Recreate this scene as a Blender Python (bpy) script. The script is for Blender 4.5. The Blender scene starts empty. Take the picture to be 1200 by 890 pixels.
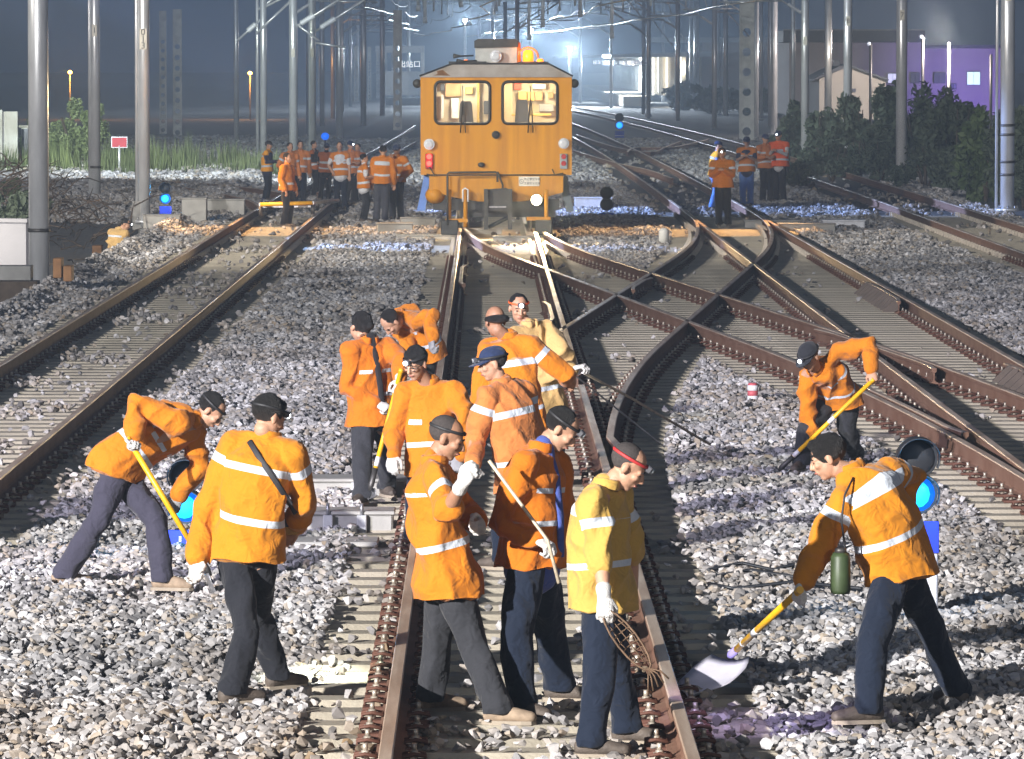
import bpy, bmesh, math, random
import numpy as np
from mathutils import Vector, Matrix, noise as mnoise
SC = bpy.context.scene
COL = SC.collection
R = math.radians
FPX = 6500.0
CAMZ = 3.6
HAZE = 0.0015
PITCH = math.atan(375 / FPX); YAW = math.atan(33 / FPX)
# ---------------------------------------------------------------- camera
cam_d = bpy.data.cameras.new('camera'); cam = bpy.data.objects.new('camera', cam_d); COL.objects.link(cam)
cam.location = (0, 0, CAMZ); cam.rotation_euler = (math.pi / 2 - PITCH, 0, -YAW)
cam_d.sensor_width = 36; cam_d.lens = FPX / 1200 * 36; cam_d.clip_start = 0.5; cam_d.clip_end = 6000
SC.camera = cam
CAMM = cam.rotation_euler.to_matrix()
# ---------------------------------------------------------------- world and light
SC.view_settings.view_transform = 'Standard'; SC.view_settings.look = 'None'
SC.view_settings.exposure = 0.0; SC.view_settings.gamma = 1.0
w = bpy.data.worlds.new('World'); SC.world = w; w.use_nodes = True
nt = w.node_tree; bg = nt.nodes['Background']
sky = nt.nodes.new('ShaderNodeTexSky'); sky.sky_type = 'NISHITA'; sky.sun_disc = False
sky.sun_elevation = R(-4.0); sky.sun_rotation = R(215); sky.altitude = 50; sky.dust_density = 2.0
nadd = nt.nodes.new('ShaderNodeVectorMath'); nadd.operation = 'ADD'; nadd.inputs[1].default_value = (0.008, 0.018, 0.048)   # town glow on the night sky
nt.links.new(sky.outputs[0], nadd.inputs[0]); nt.links.new(nadd.outputs[0], bg.inputs[0]); bg.inputs[1].default_value = 0.9
SC.cycles.use_denoising = True
SC.cycles.volume_bounces = 0; SC.cycles.max_bounces = 5; SC.cycles.diffuse_bounces = 2; SC.cycles.glossy_bounces = 3
SC.cycles.transparent_max_bounces = 12; SC.cycles.transmission_bounces = 4
SC.cycles.sample_clamp_indirect = 4.0
def lamp(name, typ, loc, energy, color, aim=None, size=0.2, angle=None, blend=0.5, scale=None):
    d = bpy.data.lights.new(name, typ); o = bpy.data.objects.new(name, d); COL.objects.link(o)
    o.location = loc; d.energy = energy; d.color = color
    if typ in ('POINT', 'SPOT'): d.shadow_soft_size = size
    if typ == 'SPOT': d.spot_size = R(angle); d.spot_blend = blend
    if aim is not None:
        o.rotation_euler = (Vector(aim) - Vector(loc)).to_track_quat('-Z', 'Y').to_euler()
    if scale: o.scale = scale
    return o
# mast floodlight of the work site, left of and behind the camera
lamp('floodlight', 'SPOT', (-30, -8, 14.5), 340000, (1.0, 0.97, 0.95), aim=(0, 50, 0), size=0.45, angle=62, blend=0.6)
# weak soft fill lamp added on the right, behind the camera, to open the shadows
lamp('floodlight', 'SPOT', (20, -14, 11), 13000, (0.95, 0.96, 1.0), aim=(0, 45, 0), size=2.2, angle=50, blend=0.9)
# floodlights added on the left to brighten the middle and far ground
lamp('floodlight', 'SPOT', (-31, 8, 14), 115000, (0.82, 0.77, 1.0), aim=(1, 54, 0), size=0.3, angle=26, blend=0.9)
lamp('floodlight', 'SPOT', (-24, 84, 12), 60000, (1.0, 0.93, 0.82), aim=(2, 122, 1), size=0.4, angle=70, blend=0.9)
lamp('floodlight', 'SPOT', (-23, 168, 7), 16000, (0.90, 1.0, 0.80), aim=(-11, 186, 1), size=0.3, angle=110, blend=0.9)
lamp('floodlight', 'SPOT', (-16, 150, 9), 45000, (0.85, 0.95, 1), aim=(10, 200, 1), size=0.3, angle=80, blend=0.9)
# narrow tinted spots added to throw colour bands on the ground before the rail car
lamp('added_band_light', 'SPOT', (-13, 117.5, 9), 24000, (1, .58, .25), aim=(-4.6, 116.5, 0), size=.15, angle=30, blend=.3)
lamp('added_band_light', 'SPOT', (11.5, 117.5, 9), 20000, (1, .58, .25), aim=(4.2, 115.5, 0), size=.15, angle=27, blend=.3)
lamp('added_band_light', 'SPOT', (-13, 107.5, 7), 42000, (.32, .50, 1), aim=(-.5, 105.5, 0), size=.15, angle=17, blend=.35)
lamp('added_band_light', 'SPOT', (-13, 130.5, 7), 80000, (.34, .50, 1), aim=(5.5, 131, 0), size=.15, angle=24, blend=.35)
# the moonless night sky's own faint directional light
sun = lamp('sun', 'SUN', (0, 0, 50), 0.10, (0.75, 0.85, 1.0), aim=None); sun.data.angle = R(3)
sun.rotation_euler = Vector((0.45, 0.75, -0.5)).to_track_quat('-Z', 'Y').to_euler()

def ray(px, py):
    return CAMM @ Vector(((px - 600) / FPX, (445 - py) / FPX, -1.0))
def at(px, py, z=0.0):
    d = ray(px, py); t = (z - CAMZ) / d.z
    return Vector((0, 0, CAMZ)) + d * t
def atY(px, py, Y):
    d = ray(px, py); return Vector((0, 0, CAMZ)) + d * (Y / d.y)
def ppm(Y): return FPX / Y

# ---------------------------------------------------------------- naming
def tag(o, label=None, cat=None, group=None, kind=None):
    if label: o['label'] = label
    if cat: o['category'] = cat
    if group: o['group'] = group
    if kind: o['kind'] = kind
    return o
def empty(name, loc=(0, 0, 0), rz=0.0):
    o = bpy.data.objects.new(name, None); COL.objects.link(o); o.location = loc; o.rotation_euler = (0, 0, rz)
    o.empty_display_size = 0.1
    return o
def copy_tree(o, parent=None):
    c = o.copy(); COL.objects.link(c); c.parent = parent
    for ch in o.children: copy_tree(ch, c)
    return c

# ---------------------------------------------------------------- materials
MATS = {}
def mat(name, col, rough=0.7, metal=0.0, var=0.15, scale=8.0, bump=0.0, bscale=60.0, emit=None, estr=0.0, col2=None, spec=0.5, objvar=0.0, detail=6.0, stretch=None, trans=0.0, alpha=1.0):
    if name in MATS: return MATS[name]
    m = bpy.data.materials.new(name); m.use_nodes = True; t = m.node_tree; b = t.nodes['Principled BSDF']
    b.inputs['Roughness'].default_value = rough; b.inputs['Metallic'].default_value = metal
    b.inputs['Specular IOR Level'].default_value = spec
    tc = t.nodes.new('ShaderNodeTexCoord'); src = tc.outputs['Object']
    if stretch:
        mp = t.nodes.new('ShaderNodeMapping'); mp.inputs['Scale'].default_value = stretch
        t.links.new(src, mp.inputs[0]); src = mp.outputs[0]
    n = t.nodes.new('ShaderNodeTexNoise'); n.inputs['Scale'].default_value = scale; n.inputs['Detail'].default_value = detail
    t.links.new(src, n.inputs['Vector'])
    mr = t.nodes.new('ShaderNodeMapRange'); mr.inputs[1].default_value = 0.3; mr.inputs[2].default_value = 0.7
    t.links.new(n.outputs[0], mr.inputs[0])
    mx = t.nodes.new('ShaderNodeMix'); mx.data_type = 'RGBA'
    c2 = col2 or [c * (1 - var) for c in col]
    c1 = col if col2 else [min(1, c * (1 + var)) for c in col]
    mx.inputs[6].default_value = (*c1, 1); mx.inputs[7].default_value = (*c2, 1)
    t.links.new(mr.outputs[0], mx.inputs[0])
    out = mx.outputs[2]
    if objvar:
        oi = t.nodes.new('ShaderNodeObjectInfo'); m2 = t.nodes.new('ShaderNodeMapRange')
        m2.inputs[3].default_value = 1 - objvar; m2.inputs[4].default_value = 1 + objvar
        t.links.new(oi.outputs['Random'], m2.inputs[0])
        mul = t.nodes.new('ShaderNodeVectorMath'); mul.operation = 'SCALE'
        t.links.new(out, mul.inputs[0]); t.links.new(m2.outputs[0], mul.inputs['Scale']); out = mul.outputs[0]
    t.links.new(out, b.inputs['Base Color'])
    if bump:
        n2 = t.nodes.new('ShaderNodeTexNoise'); n2.inputs['Scale'].default_value = bscale; n2.inputs['Detail'].default_value = 4
        t.links.new(src, n2.inputs['Vector'])
        bp = t.nodes.new('ShaderNodeBump'); bp.inputs['Strength'].default_value = bump; bp.inputs['Distance'].default_value = 0.02
        t.links.new(n2.outputs[0], bp.inputs['Height']); t.links.new(bp.outputs[0], b.inputs['Normal'])
    if emit:
        b.inputs['Emission Color'].default_value = (*emit, 1); b.inputs['Emission Strength'].default_value = estr
    if trans: b.inputs['Transmission Weight'].default_value = trans
    if alpha < 1: b.inputs['Alpha'].default_value = alpha
    MATS[name] = m
    return m

# ---------------------------------------------------------------- mesh collector
class MB:
    def __init__(s): s.v = []; s.f = []; s.m = []; s.mats = []; s.sm = []
    def _mi(s, m):
        if m not in s.mats: s.mats.append(m)
        return s.mats.index(m)
    def add(s, vs, fs, m=None, smooth=False):
        o = len(s.v); s.v += [tuple(v) for v in vs]; mi = s._mi(m)
        for f in fs: s.f.append(tuple(i + o for i in f)); s.m.append(mi); s.sm.append(smooth)
    def box(s, c, d, m=None, rot=None, bev=0.0):
        x, y, z = [k / 2 for k in d]; c = Vector(c)
        if bev > 0:
            b = min(bev, x * .9, y * .9, z * .9); vs = []; fs = []
            bm = bmesh.new(); bmesh.ops.create_cube(bm, size=1, matrix=Matrix.Diagonal((2 * x, 2 * y, 2 * z, 1)))
            bmesh.ops.bevel(bm, geom=bm.edges[:], offset=b, segments=1, affect='EDGES', profile=0.5)
            bm.verts.index_update(); vs = [v.co.copy() for v in bm.verts]; fs = [[v.index for v in f.verts] for f in bm.faces]; bm.free()
        else:
            vs = [Vector((sx * x, sy * y, sz * z)) for sx in (-1, 1) for sy in (-1, 1) for sz in (-1, 1)]
            fs = [(0, 1, 3, 2), (4, 6, 7, 5), (0, 4, 5, 1), (2, 3, 7, 6), (0, 2, 6, 4), (1, 5, 7, 3)]
        if rot is not None: vs = [rot @ v for v in vs]
        s.add([v + c for v in vs], fs, m); return s
    def tube(s, pts, r, m=None, n=8, cap=True, smooth=True, ry=None, up=None):
        pts = [Vector(p) for p in pts]; rs = r if isinstance(r, (list, tuple)) else [r] * len(pts)
        vs = []; fs = []; prev = None
        for i, p in enumerate(pts):
            a = pts[max(i - 1, 0)]; b = pts[min(i + 1, len(pts) - 1)]; d = (b - a)
            if d.length < 1e-9: d = Vector((0, 0, 1))
            d.normalize()
            if prev is None:
                u = Vector(up) if up is not None else (Vector((0, 0, 1)) if abs(d.z) < .9 else Vector((1, 0, 0)))
                u = (u - d * u.dot(d)).normalized()
            else: u = (prev - d * prev.dot(d)).normalized()
            prev = u; sd = d.cross(u); k = rs[i]; ka = k[0] if isinstance(k, tuple) else k; kb = k[1] if isinstance(k, tuple) else k
            for j in range(n):
                t = 2 * math.pi * j / n; vs.append(p + u * (math.cos(t) * ka) + sd * (math.sin(t) * kb))
        for i in range(len(pts) - 1):
            for j in range(n):
                a = i * n + j; b = i * n + (j + 1) % n; fs.append((a, b, b + n, a + n))
        s.add(vs, fs, m, smooth)
        if cap:
            L = (len(pts) - 1) * n
            s.add(vs[:n], [tuple(range(n))[::-1]], m); s.add(vs[L:], [tuple(range(n))], m)
        return s
    def cyl(s, a, b, r, m=None, n=12, r2=None): return s.tube([a, b], [r, r if r2 is None else r2], m, n)
    def ell(s, c, rad, m=None, n=12, k=8, rot=None):
        vs = []; fs = []; c = Vector(c)
        for i in range(k + 1):
            ph = math.pi * i / k
            for j in range(n):
                t = 2 * math.pi * j / n
                v = Vector((math.sin(ph) * math.cos(t) * rad[0], math.sin(ph) * math.sin(t) * rad[1], math.cos(ph) * rad[2]))
                if rot is not None: v = rot @ v
                vs.append(v + c)
        for i in range(k):
            for j in range(n):
                a = i * n + j; b = i * n + (j + 1) % n; fs.append((a, a + n, b + n, b))
        s.add(vs, fs, m, True); return s
    def prism(s, poly, axis, lo, hi, m=None):
        """poly: list of 2D points; axis 'x','y','z' is the extrusion axis"""
        def P(a, b, t): return {'x': (t, a, b), 'y': (a, t, b), 'z': (a, b, t)}[axis]
        n = len(poly); vs = [P(a, b, lo) for a, b in poly] + [P(a, b, hi) for a, b in poly]
        fs = [tuple(range(n)), tuple(range(n, 2 * n))[::-1]] + [(i, i + n, (i + 1) % n + n, (i + 1) % n) for i in range(n)]
        s.add(vs, fs, m); return s
    def build(s, name, m=None, parent=None, fixn=True, mtx=None):
        me = bpy.data.meshes.new(name); me.from_pydata(s.v, [], s.f)
        mats = [x for x in s.mats]
        for x in mats: me.materials.append(x or m)
        me.polygons.foreach_set('material_index', s.m); me.polygons.foreach_set('use_smooth', s.sm)
        if fixn:
            bm = bmesh.new(); bm.from_mesh(me); bmesh.ops.remove_doubles(bm, verts=bm.verts, dist=1e-6)
            bmesh.ops.recalc_face_normals(bm, faces=bm.faces); bm.to_mesh(me); bm.free()
        if mtx is not None: me.transform(mtx)
        me.update()
        o = bpy.data.objects.new(name, me); COL.objects.link(o); o.parent = parent
        return o
def npmesh(name, v, f, m, parent=None, smooth=False):
    """v (N,3) array, f (M,k) array of one face size"""
    me = bpy.data.meshes.new(name); v = np.asarray(v, dtype=np.float32); f = np.asarray(f, dtype=np.int32)
    me.vertices.add(len(v)); me.vertices.foreach_set('co', v.ravel())
    k = f.shape[1]; me.loops.add(f.size); me.loops.foreach_set('vertex_index', f.ravel())
    me.polygons.add(len(f)); me.polygons.foreach_set('loop_start', np.arange(0, f.size, k, dtype=np.int32))
    me.polygons.foreach_set('loop_total', np.full(len(f), k, dtype=np.int32))
    me.update(calc_edges=True); me.validate()
    if smooth: me.polygons.foreach_set('use_smooth', [True] * len(me.polygons))
    if m: me.materials.append(m)
    o = bpy.data.objects.new(name, me); COL.objects.link(o); o.parent = parent
    return o
# ================================================================ TRACK LAYOUT
rng = np.random.default_rng(7)
SL = 0.0905
def offA(Y):
    """sideways offset (m) of the crossover leaving the main track near Y=42 and joining the right track near Y=126"""
    def up(t, L): return SL * t * t / (2 * L)
    if Y <= 42: return 0.0
    if Y <= 66.5: return up(Y - 42, 24.5)
    b0 = up(24.5, 24.5)
    if Y <= 94.5: return b0 + SL * (Y - 66.5)
    b1 = b0 + SL * 28
    L = 2 * (5.0 - b1) / SL
    if Y >= 94.5 + L: return 5.0
    t = 94.5 + L - Y
    return 5.0 - SL * t * t / (2 * L)
def offB(Y): return offA(161.2 - Y)
C1 = 0.27
def c_main(Y): return C1 - max(0, Y - 190) ** 2 * 0.00006
def c_T2(Y): return C1 + 5.0 - max(0, Y - 130) ** 2 * 0.000045
def c_T3(Y): return C1 + 10.0 - max(0, Y - 130) ** 2 * 0.00006
def c_T0(Y): return -4.70 + (Y - 50) * 0.0036
HG = 0.7525
M_rail = mat('rail_rust', (0.145, 0.065, 0.036), 0.75, 0.0, scale=3, col2=(0.21, 0.12, 0.08), bump=0.3, bscale=90, detail=8)
def rail_top_mat():
    m = bpy.data.materials.new('rail_running_surface'); m.use_nodes = True; t = m.node_tree; b = t.nodes['Principled BSDF']
    tc = t.nodes.new('ShaderNodeTexCoord'); mp = t.nodes.new('ShaderNodeMapping'); mp.inputs['Scale'].default_value = (9, .7, 1)
    n = t.nodes.new('ShaderNodeTexNoise'); n.inputs['Scale'].default_value = 1.2; n.inputs['Detail'].default_value = 8
    t.links.new(tc.outputs['Object'], mp.inputs[0]); t.links.new(mp.outputs[0], n.inputs['Vector'])
    cr = t.nodes.new('ShaderNodeValToRGB'); e = cr.color_ramp.elements
    e[0].position = .35; e[0].color = (0.46, 0.32, 0.22, 1); e[1].position = .65; e[1].color = (0.74, 0.60, 0.46, 1)
    t.links.new(n.outputs[0], cr.inputs[0]); t.links.new(cr.outputs[0], b.inputs['Base Color'])
    b.inputs['Metallic'].default_value = 0.3
    mr = t.nodes.new('ShaderNodeMapRange'); mr.inputs[3].default_value = .5; mr.inputs[4].default_value = .3
    t.links.new(n.outputs[0], mr.inputs[0]); t.links.new(mr.outputs[0], b.inputs['Roughness'])
    return m
M_rtop = rail_top_mat()
# cross-section of a rail, x across, z up, foot at z=.024, running surface at z=.20
RP = [(-.075, .024), (-.075, .034), (-.02, .052), (-.0085, .068), (-.0085, .148), (-.034, .160), (-.0365, .190), (-.030, .2), (.030, .2), (.0365, .190), (.034, .160), (.0085, .148), (.0085, .068), (.02, .052), (.075, .034), (.075, .024)]
TOPSEG = {6, 7, 8}
def rail(path, label, name='rail', group='rails of the tracks and crossovers', prof=RP, topseg=TOPSEG, parent=None, dz=0.0, cat='rail'):
    pts = [Vector(p) for p in path]; n = len(prof); vs = []
    for i, p in enumerate(pts):
        d = pts[min(i + 1, len(pts) - 1)] - pts[max(i - 1, 0)]; d.z = 0; d.normalize(); sd = Vector((d.y, -d.x, 0))
        for (x, z) in prof: vs.append(p + sd * x + Vector((0, 0, z + dz)))
    q = []; mi = []
    for i in range(len(pts) - 1):
        for j in range(n):
            a = i * n + j; b = i * n + (j + 1) % n; q.append((a, a + n, b + n, b)); mi.append(1 if j in topseg else 0)
    me = bpy.data.meshes.new(name); L = (len(pts) - 1) * n
    me.from_pydata([tuple(v) for v in vs], [], q + [tuple(range(n)), tuple(range(L, L + n))[::-1]])
    me.materials.append(M_rail); me.materials.append(M_rtop); me.polygons.foreach_set('material_index', mi + [0, 0])
    o = bpy.data.objects.new(name, me); COL.objects.link(o); o.parent = parent
    if label: tag(o, label, cat, group)
    return o
def path(fx, y0, y1, step=2.0):
    n = max(2, int((y1 - y0) / step) + 1)
    return [(fx(y), y, 0) for y in np.linspace(y0, y1, n)]
def mL(f): return lambda Y: f(Y) - HG
def mR(f): return lambda Y: f(Y) + HG
cA = lambda Y: C1 + offA(Y)
cB = lambda Y: C1 + offB(Y)
rail(path(mL(c_main), 14, 420), 'left rail of the track the rail car stands on')
rail(path(mR(c_main), 14, 58), 'right rail of the workers\' track in front of the crossing frog')
rail(path(mR(c_main), 60.5, 420), 'right rail of the track the rail car stands on')
rail(path(mL(c_T2), 14, 420), 'left rail of the second track, crossed by the long diagonal')
rail(path(mR(c_T2), 14, 430), 'unbroken rusty right rail of the second track beside the open ballast')
rail(path(mL(c_T3), 60, 430), 'inner rail of the far right track')
rail(path(mR(c_T3), 60, 430), 'outer rail of the far right track along the bushes')
rail(path(mL(c_T0), 30, 140), 'left rail of the left siding beside the stone bank')
rail(path(mR(c_T0), 30, 140), 'right rail of the left siding beside the stone bed')
# crossover A (near main -> far right track), crossover B the other way
rail(path(lambda Y: cA(Y) - HG + .04, 36, 126, 1.0), 'long curved crossover rail meeting the workers\' track at the frog')
rail(path(lambda Y: cA(Y) + HG + (0.07 if Y < 50 else 0.0), 44, 126, 1.0), 'boldly curved crossover rail sweeping from the workers to the second track')
rail(path(lambda Y: cB(Y) - HG, 36, 119, 1.0), 'lower diagonal rail running down to the right side')
rail(path(lambda Y: cB(Y) + HG, 36, 119, 1.0), 'upper diagonal rail running down to the right side')
# wing and guard rails near the frogs
GP = [(x * .8, z) for x, z in RP]
def guard(fx, y0, y1, label, flare=0.06, step=.5):
    def g(Y):
        e = max(0, 1 - min(Y - y0, y1 - Y) / .9)
        return fx(Y) + flare * e
    rail(path(g, y0, y1, step), label, 'guard_rail', 'guard rails beside the crossing frogs', prof=GP, cat='guard rail', dz=.004)
guard(lambda Y: cA(Y) - HG + .12, 62, 69.5, 'guard rail beside the frog nearest the workers', -.05)
guard(lambda Y: c_main(Y) + HG - .12, 72, 78, 'short guard rail inside the workers\' track below the rail car', -.06)
guard(lambda Y: cA(Y) - HG + .12, 82, 86.5, 'short guard rail in the upper diamond crossing', .06)
guard(lambda Y: cB(Y) - HG + .11, 50.5, 58, 'guard rail along the lower diagonal rail', .06)
guard(lambda Y: cB(Y) + HG - .11, 61, 70, 'guard rail along the upper diagonal rail', -.06)
guard(lambda Y: c_main(Y) - HG + .12, 84, 92, 'guard rail inside the left rail before the rail car', .06)
guard(lambda Y: c_T2(Y) + HG - .12, 55, 62, 'guard rail with fins inside the second track, nearer one', -.06)
guard(lambda Y: c_T2(Y) + HG - .12, 78, 85, 'guard rail with fins inside the second track, farther one', -.06)
# finned brackets of the two guard rails
M_fin = mat('bracket_iron', (0.10, 0.075, 0.06), 0.6, 0.2, scale=6)
for (ya, yb, lab) in ((55.4, 61.6, 'iron fins bracing the nearer guard rail of the second track'), (78.4, 84.6, 'iron fins bracing the farther guard rail of the second track')):
    root = empty('guard_rail_brace', (c_T2(ya) + HG - .16, ya, 0)); tag(root, lab, 'brace', 'braces of the guard rails')
    for y in np.arange(0, yb - ya, .6):
        mb = MB(); mb.prism([(0, .03), (0, .21), (-.05, .21), (-.22, .05), (-.22, .03)], 'y', y - .03, y + .03, M_fin); mb.build('fin', M_fin, root)

# ---------------------------------------------------------------- sleepers
M_conc = mat('sleeper_concrete', (0.42, 0.375, 0.29), 0.85, 0, scale=2.5, col2=(0.30, 0.265, 0.205), bump=0.35, bscale=45, objvar=.13, detail=9)
M_concfar = M_conc
M_clip = mat('clip_rusty_iron', (0.11, 0.045, 0.028), 0.7, 0.2, scale=20)
M_bolt = mat('bolt_steel', (0.50, 0.44, 0.36), 0.45, 0.5, scale=30, objvar=.2)
def sleeper_mesh(x0, x1):
    """pre-stressed sleeper with chamfered top, origin in its middle"""
    h = (x1 - x0) / 2; w, wt = .145, .115; e = .05
    prof = [(-w, -.20), (-w, -.03), (-wt, 0), (wt, 0), (w, -.03), (w, -.20)]
    vs = [(-h, y, z) for y, z in prof] + [(h, y, z) for y, z in prof]
    for i in (2, 3): vs[i] = (-h + e, vs[i][1], vs[i][2])
    for i in (8, 9): vs[i] = (h - e, vs[i][1], vs[i][2])
    n = 6; fs = [(0, 1, 4, 5), (1, 2, 3, 4), (6, 11, 10, 7), (7, 10, 9, 8)] + [(i, (i + 1) % n, (i + 1) % n + n, i + n) for i in range(n)]
    return vs, fs
def clip_mesh():
    mb = MB()
    mb.box((0, 0, .012), (.13, .17, .022), M_clip, bev=.004)
    mb.tube([(-.05, -.055, .03), (-.055, -.05, .05), (0, -.045, .06), (.055, -.05, .05), (.06, 0, .035), (.055, .05, .05), (0, .045, .06), (-.055, .05, .05), (-.05, .055, .03)], .011, M_clip, 5)
    mb.cyl((0, 0, .02), (0, 0, .075), .021, M_bolt, 6); mb.cyl((0, 0, .075), (0, 0, .11), .0135, M_bolt, 6)
    mb.cyl((0, 0, .055), (0, 0, .062), .032, M_bolt, 10)
    o = mb.build('rail_clip'); me = o.data; bpy.data.objects.remove(o); return me
CLIP = clip_mesh()
rows = []
def rails_at(Y):
    r = [('m', c_main(Y))]
    if Y > 12: r.append(('2', c_T2(Y)))
    if 42 < Y < 126: r.append(('a', cA(Y)))
    if 36 < Y < 119: r.append(('b', cB(Y)))
    return r
Y = 24.6
k = 0
while Y < 128:
    iv = sorted([(c - 1.3, c + 1.3, c) for _, c in rails_at(Y)]); mg = []
    for a, b, c in iv:
        if mg and a < mg[-1][1] + .12: mg[-1][1] = max(mg[-1][1], b); mg[-1][2].append(c)
        else: mg.append([a, b, [c]])
    for a, b, cs in mg:
        # inside the picture?
        lo = at(-40, 300, 0); half = 0.0925 * Y + .6
        cx = Y * math.tan(YAW)
        if b > cx - half and a < cx + half: rows.append((Y, a, b, cs))
    if 40 < Y < 128:
        c = c_T0(Y); rows.append((Y + .2, c - 1.3, c + 1.3, [c]))
    if 92 < Y < 128 and k % 1 == 0:
        c = c_T3(Y); rows.append((Y + .1, c - 1.3, c + 1.3, [c]))
    Y += .6; k += 1
rows.sort(key=lambda r: r[0])
NEAR = rows[:300]; FARR = rows[300:]
def row_label(a, b, cs):
    c = cs[0]
    if abs(c + 4.6) < .4: return 'grey concrete sleeper under the left siding', 'sleepers of the left siding'
    if abs(c - 10.2) < .5: return 'concrete sleeper under the far right track', 'sleepers of the far right track'
    if len(cs) > 1: return 'long concrete sleeper under the crossing rails', 'long sleepers of the crossovers'
    if c < 3: return 'pale concrete sleeper under the track where the workers stand', 'sleepers of the workers\' track'
    return 'concrete sleeper under the second track right of the workers', 'sleepers of the second track'
mcache = {}
for (Y, a, b, cs) in NEAR:
    key = round(b - a, 1)
    if key not in mcache:
        vs, fs = sleeper_mesh(0, key); me = bpy.data.meshes.new('concrete_sleeper'); me.from_pydata(vs, [], fs)
        bm = bmesh.new(); bm.from_mesh(me); bmesh.ops.recalc_face_normals(bm, faces=bm.faces); bm.to_mesh(me); bm.free()
        me.materials.append(M_conc); mcache[key] = me
    o = bpy.data.objects.new('concrete_sleeper', mcache[key]); COL.objects.link(o); o.location = ((a + b) / 2, Y, 0)
    o.rotation_euler = (0, 0, random.Random(int(Y * 100)).uniform(-.006, .006))
    lab, grp = row_label(a, b, cs); tag(o, lab, 'sleeper', grp)
    seen = []
    for c in cs:
        for s in (-1, 1):
            for t in (-1, 1):
                x = c + s * HG + t * .125
                if any(abs(x - q) < .09 for q in seen): continue
                if abs(x - Y * math.tan(YAW)) > .0925 * Y + .3: continue
                if any(abs(x - (cc + ss * HG)) < .09 for cc in cs for ss in (-1, 1)): continue
                seen.append(x)
                q = bpy.data.objects.new('rail_clip', CLIP); COL.objects.link(q); q.parent = o
                q.location = (x - (a + b) / 2, 0, 0.001)
# the remaining far sleepers: one object
V = []; F = []
cv = []; 
for (Y, a, b, cs) in FARR:
    vs, fs = sleeper_mesh(0, b - a); o0 = len(V)
    V += [(x + (a + b) / 2, y + Y, z) for x, y, z in vs]; F += [tuple(i + o0 for i in f) for f in fs]
me = bpy.data.meshes.new('distant_sleepers'); me.from_pydata(V, [], F); me.materials.append(M_concfar)
bm = bmesh.new(); bm.from_mesh(me); bmesh.ops.recalc_face_normals(bm, faces=bm.faces); bm.to_mesh(me); bm.free()
o = bpy.data.objects.new('distant_sleepers', me); COL.objects.link(o); tag(o, 'distant rows of concrete sleepers running under the rail car and beyond', 'sleepers', kind='stuff')
mb = MB()
for (Y, a, b, cs) in FARR:
    for c in cs:
        for s in (-1, 1):
            for t in (-1, 1):
                x = c + s * HG + t * .125
                mb.box((x, Y, .045), (.06, .12, .09), M_bolt)
tag(mb.build('distant_rail_clips', fixn=False), 'tiny clips holding the distant rails', 'rail clips', kind='stuff')

# ---------------------------------------------------------------- ground and ballast
def gz(x, y):
    """height of the stone surface"""
    x = np.asarray(x, float); y = np.asarray(y, float)
    z = -0.045 + 0.0 * x
    # banks left of the siding and falling ground beyond it
    e = -6.35 - x
    z = np.where((e > 0), z + np.clip(e, 0, .4) * .35 - np.clip(e - .45, 0, .62) * 1.1 * np.clip((140 - y) / 14, 0, 1), z)
    return z
M_soil = mat('ballast_bed', (0.075, 0.07, 0.065), 0.95, 0, scale=9, col2=(0.17, 0.16, 0.15), bump=.8, bscale=30, detail=10)
def sheet(name, x0, x1, y0, y1, nx, ny, zf, m, label, cat, kind='structure'):
    xs = np.concatenate([np.linspace(x0, -21, 60), np.linspace(-20, -5, 121), np.linspace(-4, 14, 19), np.linspace(16, x1, 60)]); nx = len(xs); ys = np.linspace(y0, y1, ny); X, Yg = np.meshgrid(xs, ys); Z = zf(X, Yg)
    v = np.stack([X.ravel(), Yg.ravel(), Z.ravel()], 1); i = np.arange(nx - 1); j = np.arange(ny - 1)
    I, J = np.meshgrid(i, j); a = (J * nx + I).ravel(); f = np.stack([a, a + 1, a + 1 + nx, a + nx], 1)
    o = npmesh(name, v, f, m, smooth=True); tag(o, label, cat, kind=kind); return o
sheet('ground', -400, 400, -60, 1500, 321, 121, lambda x, y: gz(x, y) - .06 - np.where(x < -6.8, .0, 0), M_soil, 'dark gritty ground under the tracks reaching the horizon', 'ground')

# stones
M_stone = bpy.data.materials.new('ballast_stone'); M_stone.use_nodes = True
t = M_stone.node_tree; b = t.nodes['Principled BSDF']; b.inputs['Roughness'].default_value = .9; b.inputs['Specular IOR Level'].default_value = .25
oi = t.nodes.new('ShaderNodeObjectInfo'); cr = t.nodes.new('ShaderNodeValToRGB'); el = cr.color_ramp.elements
el[0].position = 0; el[0].color = (.17, .165, .165, 1); el[1].position = 1; el[1].color = (.62, .61, .62, 1)
for p_, c_ in ((.25, (.31, .30, .30, 1)), (.5, (.43, .42, .42, 1)), (.72, (.38, .32, .25, 1)), (.8, (.50, .49, .49, 1))):
    q = el.new(p_); q.color = c_
t.links.new(oi.outputs['Random'], cr.inputs[0])
geo = t.nodes.new('ShaderNodeNewGeometry'); n = t.nodes.new('ShaderNodeTexNoise'); n.inputs['Scale'].default_value = 28; n.inputs['Detail'].default_value = 4
t.links.new(geo.outputs['Position'], n.inputs['Vector'])
mr = t.nodes.new('ShaderNodeMapRange'); mr.inputs[3].default_value = .7; mr.inputs[4].default_value = 1.2; t.links.new(n.outputs[0], mr.inputs[0])
n3 = t.nodes.new('ShaderNodeTexNoise'); n3.inputs['Scale'].default_value = .35; n3.inputs['Detail'].default_value = 3
t.links.new(geo.outputs['Position'], n3.inputs['Vector']); mr3 = t.nodes.new('ShaderNodeMapRange'); mr3.inputs[1].default_value = .35; mr3.inputs[2].default_value = .65
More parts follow.
